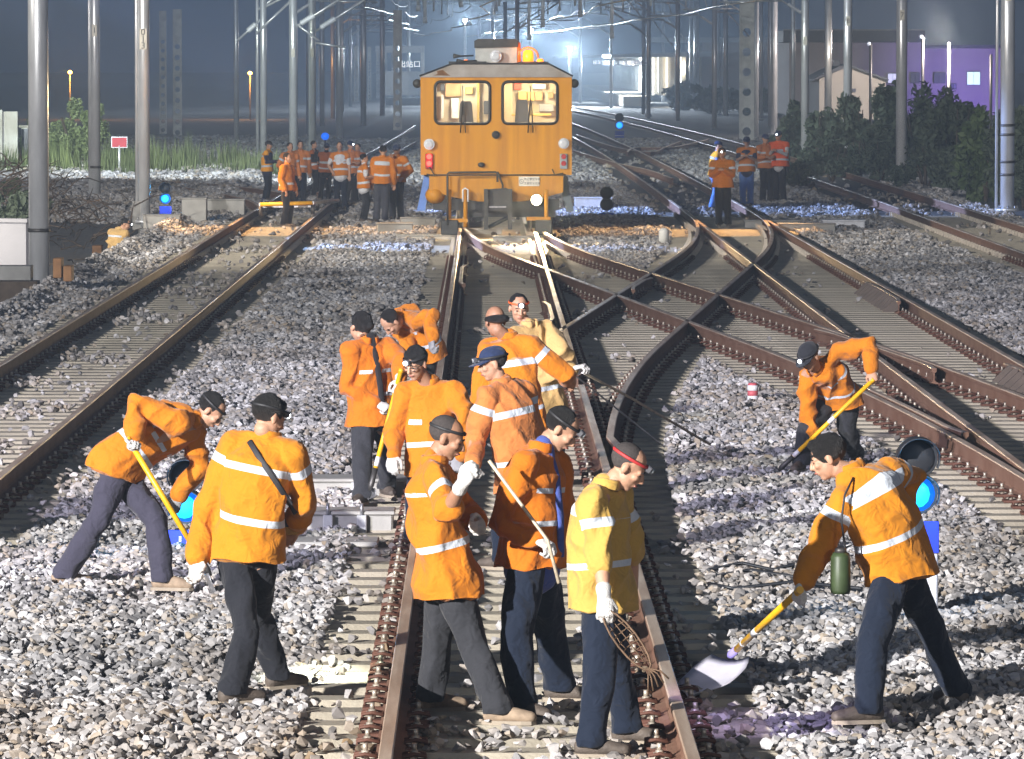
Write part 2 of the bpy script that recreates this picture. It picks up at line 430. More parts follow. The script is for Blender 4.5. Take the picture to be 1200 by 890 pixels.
mr3.inputs[3].default_value = .72; mr3.inputs[4].default_value = 1.15; t.links.new(n3.outputs[0], mr3.inputs[0])
mm = t.nodes.new('ShaderNodeMath'); mm.operation = 'MULTIPLY'; t.links.new(mr.outputs[0], mm.inputs[0]); t.links.new(mr3.outputs[0], mm.inputs[1])
vm = t.nodes.new('ShaderNodeVectorMath'); vm.operation = 'SCALE'; t.links.new(cr.outputs[0], vm.inputs[0]); t.links.new(mm.outputs[0], vm.inputs['Scale'])
ia = t.nodes.new('ShaderNodeAttribute'); ia.attribute_type = 'INSTANCER'; ia.attribute_name = 'stain'
sm_ = t.nodes.new('ShaderNodeMix'); sm_.data_type = 'RGBA'; sm_.blend_type = 'MULTIPLY'; sm_.inputs[7].default_value = (.66, .52, .36, 1)
t.links.new(ia.outputs['Fac'], sm_.inputs[0]); t.links.new(vm.outputs[0], sm_.inputs[6]); t.links.new(sm_.outputs[2], b.inputs['Base Color'])
stone_col = bpy.data.collections.new('stone_shapes')
for i in range(14):
    r_ = np.random.default_rng(100 + i); n_ = int(r_.integers(11, 18))
    p = r_.normal(size=(n_, 3)); p /= np.linalg.norm(p, axis=1)[:, None]; p *= r_.uniform(.75, 1.1, (n_, 1)); p *= np.array([1.0, r_.uniform(.65, .95), r_.uniform(.5, .8)]) * .5
    bm = bmesh.new(); [bm.verts.new(q) for q in p]; res = bmesh.ops.convex_hull(bm, input=bm.verts)
    bmesh.ops.delete(bm, geom=[g for g in res['geom_interior'] if isinstance(g, bmesh.types.BMVert)], context='VERTS')
    me = bpy.data.meshes.new('stone'); bm.to_mesh(me); bm.free(); me.materials.append(M_stone)
    stone_col.objects.link(bpy.data.objects.new('stone', me))
def scatter(name, pts, scl, stain, col, label, seed=1, cat='ballast stones', flat=.6):
    n = len(pts); me = bpy.data.meshes.new(name); me.vertices.add(n); me.vertices.foreach_set('co', np.asarray(pts, np.float32).ravel())
    r_ = np.random.default_rng(seed)
    rot = np.stack([r_.uniform(-flat, flat, n), r_.uniform(-flat, flat, n), r_.uniform(0, 6.28, n)], 1).astype(np.float32)
    a = me.attributes.new('rot', 'FLOAT_VECTOR', 'POINT'); a.data.foreach_set('vector', rot.ravel())
    a = me.attributes.new('scl', 'FLOAT', 'POINT'); a.data.foreach_set('value', np.asarray(scl, np.float32))
    a = me.attributes.new('stain', 'FLOAT', 'POINT'); a.data.foreach_set('value', np.asarray(stain, np.float32))
    o = bpy.data.objects.new(name, me); COL.objects.link(o)
    ng = bpy.data.node_groups.new(name + '_nodes', 'GeometryNodeTree')
    ng.interface.new_socket('Geometry', in_out='INPUT', socket_type='NodeSocketGeometry'); ng.interface.new_socket('Geometry', in_out='OUTPUT', socket_type='NodeSocketGeometry')
    N = ng.nodes; gi = N.new('NodeGroupInput'); go = N.new('NodeGroupOutput'); ip = N.new('GeometryNodeInstanceOnPoints')
    ci = N.new('GeometryNodeCollectionInfo'); ci.inputs[0].default_value = col; ci.inputs['Separate Children'].default_value = True; ci.inputs['Reset Children'].default_value = True
    ar = N.new('GeometryNodeInputNamedAttribute'); ar.data_type = 'FLOAT_VECTOR'; ar.inputs[0].default_value = 'rot'
    asn = N.new('GeometryNodeInputNamedAttribute'); asn.data_type = 'FLOAT'; asn.inputs[0].default_value = 'scl'
    er = N.new('FunctionNodeEulerToRotation'); L = ng.links
    L.new(gi.outputs[0], ip.inputs['Points']); L.new(ci.outputs[0], ip.inputs['Instance']); ip.inputs['Pick Instance'].default_value = True
    L.new(ar.outputs[0], er.inputs[0]); L.new(er.outputs[0], ip.inputs['Rotation']); L.new(asn.outputs[0], ip.inputs['Scale'])
    L.new(ip.outputs[0], go.inputs[0])
    md = o.modifiers.new('scatter', 'NODES'); md.node_group = ng
    tag(o, label, cat, kind='stuff'); return o
def track_field(x, y):
    """(on a sleeper row?, distance to nearest rail, inside any sleeper interval)"""
    offAv = np.vectorize(offA)(y); offBv = np.vectorize(offB)(y)
    t2 = C1 + 5 - np.maximum(0, y - 130) ** 2 * .000045; t3 = C1 + 10 - np.maximum(0, y - 130) ** 2 * .00006; t0 = -4.70 + (y - 50) * .0036
    dmin = np.full(x.shape, 9.0); ins = np.zeros(x.shape, bool); mainin = np.zeros(x.shape, bool)
    for c, lo, hi in ((C1 + 0 * y, 0, 400), (t2, 0, 400), (C1 + offAv, 42, 126), (C1 + offBv, 36, 119), (t0, 0, 140), (t3, 0, 400)):
        ok = (y > lo) & (y < hi)
        for s in (-1, 1): dmin = np.where(ok, np.minimum(dmin, np.abs(x - (c + s * HG))), dmin)
        ins |= ok & (np.abs(x - c) < 1.27)
    return dmin, ins, np.abs(x - t0) < 1.3
def ballast(y0, y1, dens, s0, s1, seed, z_lift=0.0, crib=.45):
    r_ = np.random.default_rng(seed); half = .0925 * y1 + 1.0; A = 2 * half * (y1 - y0); n = int(A * dens)
    x = r_.uniform(-half, half, n); y = r_.uniform(y0, y1, n)
    k = np.abs(x - y * math.tan(YAW)) < .0925 * y + .5; x = x[k]; y = y[k]
    d, ins, t0 = track_field(x, y)
    sc = r_.uniform(s0, s1, len(x))
    # bare concrete shows inside the tracks, stones fill the cribs only partly
    ph = (y - 24.6) % .6; ph0 = (y - 24.8) % .6; p_ = np.where(t0, ph0, ph)
    onsl = ins & ((p_ < .16) | (p_ > .44))
    patch = np.array([mnoise.noise(Vector((a * .8, b_ * .35, 3.1))) for a, b_ in zip(x, y)])
    keep = np.where(onsl, r_.random(len(x)) < np.where(t0, np.where(patch > .12, .22, .03), np.where(y < 42, np.where(patch > .1, .22, .03), np.where(patch > .35, .10, .006))), np.where(ins, r_.random(len(x)) < np.where(t0 | (y < 42), np.where(patch > .0, .85, crib), np.where(patch > .35, .5, .06)), True))
    keep &= (d > .1) & ((x > -7.15) | (y > 132)) & (x < 12.2 + (y > 150) * 2)
    edge = ins & ~onsl
    z = gz(x, y) + r_.uniform(-.02, .035, len(x)) + z_lift
    # little ridges and hollows left by the shovels in the open bed
    rid = np.array([mnoise.noise(Vector((a * 1.3, b_ * .42, 0))) + .6 * mnoise.noise(Vector((a * 3.1, b_ * 1.3, 5))) for a, b_ in zip(x, y)]) * .085
    rid = rid * np.clip((d - .25) * 2.2, 0, 1); z = np.where(ins, np.where(onsl, sc * .28 + .002, -.075 + r_.uniform(-.02, .03, len(x))), z + rid + .035)
    st = np.exp(-np.clip(d - .1, 0, 9) / .22) * .75 + np.where((y < 32) & (x < -.3), np.clip((31.5 - y) / 2.5, 0, 1) * .42, 0) + np.clip(patch * 1.2, 0, .3)
    st = np.clip(st * r_.uniform(.3, 1.3, len(x)), 0, 1)
    x, y, z, sc, st = x[keep], y[keep], z[keep], sc[keep], st[keep]
    return np.stack([x, y, z], 1), sc, st
P1, S1, K1 = ballast(24, 46, 620, .035, .105, 1)
P2, S2, K2 = ballast(46, 72, 340, .05, .115, 2)
P3, S3, K3 = ballast(72, 104, 180, .07, .13, 3)
P4, S4, K4 = ballast(104, 150, 80, .09, .17, 4)
scatter('ballast', np.concatenate([P1, P2, P3, P4]), np.concatenate([S1, S2, S3, S4]), np.concatenate([K1, K2, K3, K4]), stone_col, 'pale crushed stone ballast lying between and around the tracks')
# ================================================================ PEOPLE
def cloth_mat(name, col, stripe=(0.54, 0.58, 0.63), wr=1.0):
    if name in MATS: return MATS[name]
    m = bpy.data.materials.new(name); m.use_nodes = True; t = m.node_tree; b = t.nodes['Principled BSDF']
    b.inputs['Roughness'].default_value = .85; b.inputs['Specular IOR Level'].default_value = .2; b.inputs['Sheen Weight'].default_value = .15
    tc = t.nodes.new('ShaderNodeTexCoord'); n = t.nodes.new('ShaderNodeTexNoise'); n.inputs['Scale'].default_value = 7; n.inputs['Detail'].default_value = 5
    t.links.new(tc.outputs['Object'], n.inputs['Vector'])
    mx = t.nodes.new('ShaderNodeMix'); mx.data_type = 'RGBA'; mx.inputs[6].default_value = (*[c * .86 for c in col], 1); mx.inputs[7].default_value = (*[min(1, c * 1.1) for c in col], 1)
    t.links.new(n.outputs[0], mx.inputs[0])
    at_ = t.nodes.new('ShaderNodeAttribute'); at_.attribute_name = 'stripe'
    gt = t.nodes.new('ShaderNodeMapRange'); gt.inputs[1].default_value = .0003; gt.inputs[2].default_value = .0013; t.links.new(at_.outputs['Fac'], gt.inputs[0])
    m2 = t.nodes.new('ShaderNodeMix'); m2.data_type = 'RGBA'; m2.inputs[7].default_value = (*stripe, 1)
    t.links.new(gt.outputs[0], m2.inputs[0]); t.links.new(mx.outputs[2], m2.inputs[6]); t.links.new(m2.outputs[2], b.inputs['Base Color'])
    wv = t.nodes.new('ShaderNodeTexNoise'); wv.inputs['Scale'].default_value = 13; wv.inputs['Detail'].default_value = 2; wv.inputs['Distortion'].default_value = .6
    t.links.new(tc.outputs['Object'], wv.inputs['Vector'])
    bp = t.nodes.new('ShaderNodeBump'); bp.inputs['Strength'].default_value = .6 * wr; bp.inputs['Distance'].default_value = .035
    t.links.new(wv.outputs[0], bp.inputs['Height']); t.links.new(bp.outputs[0], b.inputs['Normal'])
    MATS[name] = m; return m
J_OR = cloth_mat('jacket_orange', (0.54, 0.170, 0.009)); J_OR2 = cloth_mat('jacket_deep_orange', (0.52, 0.142, 0.008)); J_AM = cloth_mat('jacket_amber', (0.54, 0.195, 0.010))
J_YE = cloth_mat('jacket_faded_yellow', (0.50, 0.31, 0.07)); J_CR = cloth_mat('jacket_cream', (0.56, 0.36, 0.14)); J_PA = cloth_mat('jacket_pale_orange', (0.56, 0.19, 0.05))
J_RD = cloth_mat('vest_orange_red', (0.80, 0.12, 0.02)); J_BR = cloth_mat('jacket_brown_orange', (0.42, 0.12, 0.03)); J_VY = cloth_mat('vest_yellow_orange', (0.85, 0.36, 0.02))
T_NV = cloth_mat('trousers_navy', (0.008, 0.0135, 0.028)); T_BK = cloth_mat('trousers_black', (0.014, 0.015, 0.02)); T_GY = cloth_mat('trousers_slate', (0.055, 0.058, 0.075)); T_CH = cloth_mat('trousers_charcoal', (0.03, 0.031, 0.036))
T_BL = cloth_mat('trousers_blue', (0.09, 0.19, 0.45)); T_PU = cloth_mat('trousers_grey_violet', (0.044, 0.042, 0.062))
S_BLUE = cloth_mat('shirt_blue', (0.06, 0.09, 0.30)); S_NAVY = cloth_mat('shirt_navy', (0.02, 0.025, 0.06)); S_WHITE = cloth_mat('shirt_white', (0.6, 0.6, 0.62)); S_BLACK = cloth_mat('shirt_black', (0.02, 0.018, 0.02)); S_LB = cloth_mat('shirt_light_blue', (0.2, 0.26, 0.5))
M_skin = mat('skin', (0.47, 0.26, 0.165), .55, 0, .12, scale=18, bump=.15, bscale=120); M_skin2 = mat('skin_tanned', (0.36, 0.185, 0.11), .55, 0, .12, scale=18, bump=.15, bscale=120)
M_hair = mat('hair_black', (0.012, 0.011, 0.011), .5, 0, .4, scale=60, bump=.9, bscale=220); M_stub = mat('hair_cropped', (0.055, 0.045, 0.042), .8, 0, .3, scale=90, bump=.5, bscale=300)
M_glove = mat('glove_cotton', (0.66, 0.64, 0.60), .95, 0, .1, scale=25, bump=.6, bscale=150); M_glove_g = mat('glove_grey', (0.26, 0.26, 0.27), .95, 0, .3, scale=12, bump=.6, bscale=150)
M_boot = mat('boot_leather', (0.09, 0.07, 0.055), .7, 0, .3, scale=14, bump=.3); M_sole = mat('boot_sole', (0.30, 0.25, 0.19), .8); M_shoe = mat('shoe_grey_tan', (0.30, 0.22, 0.15), .8, 0, .3, scale=20)
M_eye = mat('eye_dark', (0.015, 0.012, 0.012), .3); M_lip = mat('lip', (0.36, 0.13, 0.10), .5); M_strap = mat('head_strap_black', (0.02, 0.02, 0.022), .6); M_strapr = mat('head_strap_red', (0.45, 0.03, 0.03), .6); M_stropr = mat('head_strap_orange', (0.85, 0.12, 0.03), .6)
M_lampbody = mat('headlamp_plastic', (0.08, 0.08, 0.09), .4); M_lampon = mat('headlamp_lit', (.9, .95, 1), .3, emit=(.85, .93, 1), estr=14.0); M_lampoff = mat('headlamp_glass', (.35, .38, .4), .15)
M_cap = cloth_mat('cap_navy', (0.022, 0.035, 0.085)); M_capb = cloth_mat('cap_black', (0.02, 0.021, 0.026))

def remeshed(name, mb, m, parent, voxel, smooth=3, disp=None, field=None, origin=None, clamp=None):
    src = mb.build('tmp_src', m); md = src.modifiers.new('r', 'REMESH'); md.mode = 'VOXEL'; md.voxel_size = voxel; md.use_smooth_shade = True
    if smooth:
        s = src.modifiers.new('s', 'SMOOTH'); s.factor = .5; s.iterations = smooth
    dg = bpy.context.evaluated_depsgraph_get(); me = bpy.data.meshes.new_from_object(src.evaluated_get(dg)); old = src.data
    bpy.data.objects.remove(src); bpy.data.meshes.remove(old)
    me.name = name; me.materials.clear(); me.materials.append(m)
    n = len(me.vertices); co = np.empty(n * 3, np.float32); me.vertices.foreach_get('co', co); co = co.reshape(-1, 3)
    if clamp is not None: co = clamp(co)
    if field is not None:
        a = me.attributes.new('stripe', 'FLOAT', 'POINT'); a.data.foreach_set('value', field(co).astype(np.float32))
    if disp:
        no = np.empty(n * 3, np.float32); me.vertices.foreach_get('normal', no); no = no.reshape(-1, 3)
        d = disp(co); co = co + no * d[:, None]; 
    if origin is not None: co = co - np.array(origin, np.float32)
    me.vertices.foreach_set('co', co.astype(np.float32).ravel()); me.update()
    me.polygons.foreach_set('use_smooth', [True] * len(me.polygons))
    o = bpy.data.objects.new(name, me); COL.objects.link(o); o.parent = parent; return o
def folds(seed, amp=.007, f=9.0, axis=None):
    """soft cloth folds: ridged noise squeezed across the limb and long along it"""
    ax = Vector(axis).normalized() if axis is not None else None
    def d(co):
        out = np.zeros(len(co), np.float32)
        for i, c in enumerate(co):
            v = Vector(c)
            if ax is not None: v = v - ax * (v.dot(ax) * .6)
            w_ = mnoise.noise_vector(v * 3.0 + Vector((seed, 0, 0))) * .06
            a = 1 - abs(mnoise.noise((v + w_) * f + Vector((0, seed * 1.7, 0)))) * 2.2
            b_ = mnoise.noise(v * f * 2.3 + Vector((seed, seed, 0)))
            out[i] = amp * (a * 1.0 + b_ * .2) - amp * .4
        return out
    return d
def tubeM(mb, pts, rad, n=14, up=None):
    """closed tube with rounded ends; rad items r or (a,b): a along `up`, b across"""
    P = [Vector(p) for p in pts]; rr = [(r, r) if not isinstance(r, tuple) else r for r in rad]
    def capr(p, q, r):
        d = (p - q).normalized(); k = min(r) * .75
        return [(p + d * (k * .6), tuple(x * .8 for x in r)), (p + d * k, tuple(x * .42 for x in r))]
    st = capr(P[0], P[1], rr[0]); en = capr(P[-1], P[-2], rr[-1])
    seq = [st[1], st[0]] + list(zip(P, rr)) + en
    mb.tube([s[0] for s in seq], [s[1] for s in seq], None, n, up=up)
def bez(a, b, c, n=6):
    return [a * (1 - t) ** 2 + b * 2 * t * (1 - t) + c * t * t for t in [i / n for i in range(n + 1)]]
def head3(yaw, pitch, roll=0):
    """rotation whose columns are right, forward, up of a head facing heading `yaw` (deg, 0=+X, 90=away) and looking down by `pitch`"""
    h = Vector((math.cos(R(yaw)), math.sin(R(yaw)), 0)); rt = Vector((h.y, -h.x, 0)); f_ = (h * math.cos(R(pitch)) - Vector((0, 0, 1)) * math.sin(R(pitch)))
    if roll: rt = Matrix.Rotation(R(roll), 3, f_) @ rt
    u = rt.cross(f_); M = Matrix((rt, f_, u)).transposed(); return M
def hand_mb(mb, wrist, d, s, curl=1.0, left=False, k=1.0, thumb_in=.6):
    """hand: d from wrist to knuckles, s across towards the thumb side"""
    d = d.normalized(); s = (s - d * s.dot(d)).normalized(); n = d.cross(s) if left else s.cross(d)   # palm normal
    W = Vector(wrist); K = W + d * .088 * k
    tubeM(mb, [W - d * .03 * k, W + d * .02 * k, W + d * .055 * k, K], [(.031 * k, .024 * k), (.034 * k, .02 * k), (.041 * k, .017 * k), (.040 * k, .0145 * k)], 12, up=s)
    for i, (ln, off) in enumerate(((.9, .030), (1.0, .0105), (.95, -.0095), (.76, -.028))):
        p = K + s * off * k - d * (.006 * abs(i - 1) * k); a = .25 + curl * .85; pts = [p - d * .02 * k, p]; th = 0
        for seg, L in enumerate((.043, .026, .021)):
            th += (curl * (1.05, 1.15, .85)[seg] + .12) * (1 + .05 * i)
            p = p + (d * math.cos(th) + n * math.sin(th)) * (L * ln * k); pts.append(p)
        tubeM(mb, pts, [.0105 * k, .0108 * k, .0100 * k, .0092 * k, .0080 * k], 8)
    b0 = W + d * .022 * k + s * .028 * k; dd = (d * .62 + s * .62 + n * .45).normalized()
    p1 = b0 + dd * .040 * k; dd2 = (d * .75 + s * (.35 - thumb_in * .6) + n * (.35 + thumb_in * .5)).normalized(); p2 = p1 + dd2 * .032 * k; p3 = p2 + (d * .6 - s * thumb_in * .5 + n * .6).normalized() * .024 * k
    tubeM(mb, [b0 - dd * .015 * k, b0, p1, p2, p3], [.013 * k, .0155 * k, .0125 * k, .0112 * k, .0088 * k], 8)
def ground_at(px, py): 
    g = at(px, py, 0.0)
    return at(px, py, 0.0)

def person(sp, hi=True):
    """sp: dictionary of joint pixels; depths follow from the ground under the feet and human limb lengths"""
    S = sp.get('s', 1.0)
    vox = .0095 if hi else .02
    gl = sp.get('gz', 0.0)
    A = {}
    for k in 'lr':
        f_ = sp['f' + k]; A[k] = at(f_[0], f_[1], gl)
    Y0 = sp.get('Y', (A['l'].y + A['r'].y) / 2)
    def J(p, base=None, L=None, fallback=0.0):
        if len(p) > 2 and not isinstance(p[2], str): return atY(p[0], p[1], Y0 + p[2])
        yb = base.y if base is not None else Y0 + fallback
        q = atY(p[0], p[1], yb)
        if base is None or len(p) < 3: return q
        pl = (q - base).length
        if pl >= L: return q
        dy = math.sqrt(L * L - pl * pl) * (1 if p[2] == '+' else -1)
        return atY(p[0], p[1], yb + dy)
    yaw = sp['yaw']; h = Vector((math.cos(R(yaw)), math.sin(R(yaw)), 0)); left = Vector((-h.y, h.x, 0)); up = Vector((0, 0, 1))
    P = J(sp['P'], fallback=0.0) if len(sp['P']) > 2 else atY(*sp['P'], Y0)
    N = J(sp['N'], P, .50 * S)
    D = (N - P).normalized(); tlen = (N - P).length
    yt = sp.get('ytw', yaw); h2 = Vector((math.cos(R(yt)), math.sin(R(yt)), 0)); left2 = Vector((-h2.y, h2.x, 0)) + up * sp.get('tilt', 0); left2.normalize()
    left2 = (left2 - D * left2.dot(D) * .8).normalized()
    hw = .175 * S * sp.get('w', 1.0)
    SH = {'l': N + left2 * hw - D * .055 * S, 'r': N - left2 * hw - D * .055 * S}
    for k in 'lr':
        if 'S' + k in sp: SH[k] = J(sp['S' + k], SH[k])
    HP = {'l': P + left * .085 * S - up * .03, 'r': P - left * .085 * S - up * .03}
    EL, WR, KN, AN, FD = {}, {}, {}, {}, {}
    for k in 'lr':
        EL[k] = J(sp['E' + k], SH[k], .285 * S); WR[k] = J(sp['W' + k], EL[k], .255 * S)
        AN[k] = A[k] + up * .085; fy = sp.get('t' + k, yaw); FD[k] = Vector((math.cos(R(fy)), math.sin(R(fy)), 0))
        if 'K' + k in sp:
            q = sp['K' + k]; ym = (HP[k].y + AN[k].y) / 2
            KN[k] = atY(q[0], q[1], ym + (q[2] if len(q) > 2 else 0.0))
        else: KN[k] = (HP[k] + AN[k]) / 2 + h * .06
    if sp.get('dbg'):
        print(sp['label'][:30], 'H', round((atY(*sp['H'][:2], Y0) - at(sp['fl'][0], sp['fl'][1], gl)).length, 2), 'torso', round(tlen, 2), 'arms', [round((SH[k] - EL[k]).length, 2) for k in 'lr'], [round((EL[k] - WR[k]).length, 2) for k in 'lr'], 'legs', [round((HP[k] - KN[k]).length, 2) for k in 'lr'], [round((KN[k] - AN[k]).length, 2) for k in 'lr'])
    HC = J(sp['H'], N + D * .0, None) if len(sp['H']) < 3 else J(sp['H'], N, .235 * S)
    HM = head3(sp.get('hy', yaw), sp.get('hp', 10), sp.get('hr', 0))
    rt, fw, hu = HM.col[0].copy(), HM.col[1].copy(), HM.col[2].copy()
    base = Vector(((A['l'].x + A['r'].x) / 2, Y0, gl))
    root = empty('person', base); tag(root, sp['label'], 'person', sp.get('group'))
    skin = sp.get('skin', M_skin)
    def off(o): o.location = -base; return o
    fm = (h2 * 1.0 - D * h2.dot(D)); fm = fm.normalized() if fm.length > .05 else -up
    # ---- body: one continuous figure
    b = MB(); q = S
    tubeM(b, [P - D * .05, P + D * tlen * .35, P + D * tlen * .75, N - D * .06], [(.08, .12), (.07, .11), (.07, .12), (.055, .10)], 14, up=fm)
    tubeM(b, [SH['l'], N - D * .05, SH['r']], [.055, .07, .055])
    neckb = N + fm * .02; skull = HC - hu * .07 - fw * .015
    tubeM(b, [N - D * .07, neckb, skull], [.062 * q, .055 * q, .053 * q])
    def E(c, r): b.ell(HC + HM @ (Vector(c) * q), [x * q for x in r], rot=HM, n=16, k=10)
    E((0, -.012, .032), (.074, .094, .082)); E((0, .022, -.04), (.058, .064, .074)); E((0, .052, -.094), (.027, .026, .022)); E((0, .07, .012), (.052, .022, .016))
    E((.034, .062, -.022), (.026, .026, .022)); E((-.034, .062, -.022), (.026, .026, .022)); E((0, .078, -.062), (.026, .016, .016))
    b.tube([HC + HM @ (Vector((0, .078, .012)) * q), HC + HM @ (Vector((0, .096, -.008)) * q), HC + HM @ (Vector((0, .107, -.028)) * q), HC + HM @ (Vector((0, .084, -.036)) * q)], [.010 * q, .012 * q, .0165 * q, .013 * q], None, 8)
    for sx in (-1, 1): E((sx * .077, -.008, -.012), (.011, .020, .033))
    for k in 'lr':
        tubeM(b, [SH[k], (SH[k] + EL[k]) / 2, EL[k], EL[k] * .6 + WR[k] * .4, WR[k]], [.052, .048, .04, .042, .028])
        tubeM(b, [HP[k], (HP[k] + KN[k]) / 2, KN[k], KN[k] * .65 + AN[k] * .35, AN[k]], [.085, .075, .055, .056, .038])
        tubeM(b, [AN[k] - up * .03, AN[k] + FD[k] * .1 - up * .05], [.035, .03])
        if sp.get('g' + k) is None: 
            hd = (WR[k] - EL[k]).normalized(); sd = Vector(sp['hs' + k]) if 'hs' + k in sp else (left * (-1 if k == 'l' else 1) + up * .3)
            hand_mb(b, WR[k], hd, sd, sp.get('c' + k, .45), left=(k == 'l'), k=1.05 * S)
    off(remeshed('body', b, skin, root, .0075 if hi else .016, 2 if hi else 1))
    # ---- face details
    if hi or sp.get('face'):
        for sx in (-1, 1):
            e = MB(); e.ell(HC + HM @ (Vector((sx * .030, .0815, -.004)) * q), (.0135 * q, .006, .0048 * q), rot=HM); off(e.build('eye', M_eye, root))
            e = MB(); e.tube([HC + HM @ (Vector((sx * .014, .090, .016)) * q), HC + HM @ (Vector((sx * .032, .090, .021)) * q), HC + HM @ (Vector((sx * .048, .078, .015)) * q)], [.003, .0045, .002], M_hair, 6); off(e.build('eyebrow', M_hair, root))
        e = MB(); e.tube([HC + HM @ (Vector((-.022, .086, -.063)) * q), HC + HM @ (Vector((0, .096, -.060)) * q), HC + HM @ (Vector((.022, .086, -.063)) * q)], [.003, .0065, .003], M_lip, 6); off(e.build('mouth', M_lip, root))
    # ---- hair
    hs = sp.get('hair', 'short'); seed = sp.get('seed', 1)
    if hs != 'none':
        hb = MB(); hm = M_hair if hs in ('short', 'full') else M_stub
        if hs == 'full': hb.ell(HC + HM @ (Vector((0, -.020, .042)) * q), (.084 * q, .100 * q, .088 * q), rot=HM, n=28, k=18); hb.ell(HC + HM @ (Vector((0, .035, .082)) * q), (.060 * q, .045 * q, .038 * q), rot=HM, n=20, k=12)
        elif hs == 'short': hb.ell(HC + HM @ (Vector((0, -.026, .036)) * q), (.0795 * q, .0935 * q, .084 * q), rot=HM, n=28, k=18)
        elif hs == 'stubble': hb.ell(HC + HM @ (Vector((0, -.026, .036)) * q), (.0765 * q, .090 * q, .0805 * q), rot=HM, n=28, k=18)
        elif hs == 'bald': hb.tube([HC + HM @ (Vector((math.cos(a) * .077, math.sin(a) * .09 - .016, .01 + .012 * math.sin(a))) * q) for a in [R(x) for x in range(160, 381, 20)]], [.012, .022, .026, .03, .033, .034, .034, .034, .033, .03, .026, .012], None, 8); hm = M_hair
        for i, v in enumerate(hb.v):
            vv = Vector(v); nz = mnoise.noise(vv * 34 + Vector((seed, 0, 0))) * (.011 if hs == 'full' else .004 if hs == 'short' else .001)
            hb.v[i] = tuple(vv + (vv - HC).normalized() * nz)
        off(hb.build('hair', hm, root))
    # ---- headgear
    hg = sp.get('gear', '')
    def ring(z, r, th, m, tiltf=.0, nm='head_strap', rad=None):
        e = MB(); pts = [HC + HM @ (Vector((math.cos(a) * .086 * r, math.sin(a) * .104 * r - .014, z + tiltf * math.sin(a))) * q) for a in [2 * math.pi * i / 28 for i in range(29)]]
        e.tube(pts, [(th, .004)] * 29, m, 8, cap=False, up=hu); return e.build(nm, m, root)
    if 'cap' in hg:
        e = MB(); cm = sp.get('capm', M_cap)
        c0 = HC + HM @ (Vector((0, -.015, .045)) * q); vs = []; fs = []; nn = 24
        for i in range(8):
            ph = math.pi / 2 * i / 7
            for j in range(nn):
                th = 2 * math.pi * j / nn; vs.append(c0 + HM @ (Vector((math.cos(th) * .089 * math.cos(ph) ** .75, math.sin(th) * .106 * math.cos(ph) ** .75, .088 * math.sin(ph) - .012)) * q))
        for i in range(7):
            for j in range(nn): a = i * nn + j; b2 = i * nn + (j + 1) % nn; fs.append((a, b2, b2 + nn, a + nn))
        fs.append(tuple(7 * nn + j for j in range(nn))); fs.append(tuple(range(nn))[::-1]); e.add(vs, fs, cm, True); cp = off(e.build('cap', cm, root))
        e = MB(); top = []; bot = []
        for j in range(13):
            a = R(25 + 130 * j / 12); o1 = Vector((math.cos(a) * .086, math.sin(a) * .102 - .015, .034)); top.append(o1)
        out = [Vector((math.cos(R(25 + 130 * j / 12)) * .082, math.sin(R(25 + 130 * j / 12)) * .15 + .022, .022 - .0 * j)) for j in range(13)]
        vs = [HC + HM @ (v * q) for v in top + out] + [HC + HM @ ((v - Vector((0, 0, .006))) * q) for v in top + out]
        fs = [(j, j + 1, j + 14, j + 13) for j in range(12)] + [(j + 26, j + 39, j + 40, j + 27) for j in range(12)] + [(j + 13, j + 14, j + 40, j + 39) for j in range(12)] + [(0, 13, 39, 26), (12, 38, 51, 25)]
        e.add(vs, fs, cm, False); br = e.build('cap_visor', cm, root); off(br)
    if 'strap' in hg or 'lamp' in hg:
        sm = sp.get('strapm', M_strap); off(ring(.046, 1.0 if 'cap' not in hg else 1.07, .0085, sm, .008))
    if 'lamp' in hg:
        on = 'lampon' in hg; e = MB(); z = .052; y = .100 + (.012 if 'cap' in hg else 0); c0 = HC + HM @ (Vector((0, y, z)) * q)
        e.box(c0, (.058, .03, .036), M_lampbody, rot=HM, bev=.006); hl = off(e.build('headlamp', M_lampbody, root))
        e = MB(); lm = M_lampon if on else M_lampoff; e.cyl(c0 + fw * .012, c0 + fw * .024, .018 if not hi else .0165, lm, 14); lens = e.build('lamp_lens', lm, hl)
    if 'glasses' in hg:
        e = MB()
        for sx in (-1, 1):
            e.tube([HC + HM @ (Vector((sx * .031 + math.cos(a) * .023, .094, -.006 + math.sin(a) * .016)) * q) for a in [2 * math.pi * i / 14 for i in range(15)]], .0022, M_strap, 5, cap=False)
            e.tube([HC + HM @ (Vector((sx * .054, .092, -.002)) * q), HC + HM @ (Vector((sx * .080, .0, .002)) * q)], .0025, M_strap, 5)
        e.tube([HC + HM @ (Vector((-.009, .096, -.002)) * q), HC + HM @ (Vector((.009, .096, -.002)) * q)], .002, M_strap, 5); off(e.build('glasses', M_strap, root))
    # ---- trousers
    tm = sp.get('T', T_NV); b = MB(); tw = sp.get('tw', 1.0) * S
    tubeM(b, [P + D * .09, P + D * .02, P - up * .06], [(.105 * tw, .150 * tw), (.115 * tw, .160 * tw), (.11 * tw, .155 * tw)], 16, up=fm)
    for k in 'lr':
        kb = KN[k]; cuff = AN[k] + (kb - AN[k]).normalized() * .0 - up * .005
        tubeM(b, [HP[k] + up * .02, HP[k] * .6 + kb * .4, kb, kb * .62 + cuff * .38, kb * .2 + cuff * .8, cuff], [.092 * tw, .095 * tw, .080 * tw, .079 * tw, .076 * tw, .082 * tw], 16)
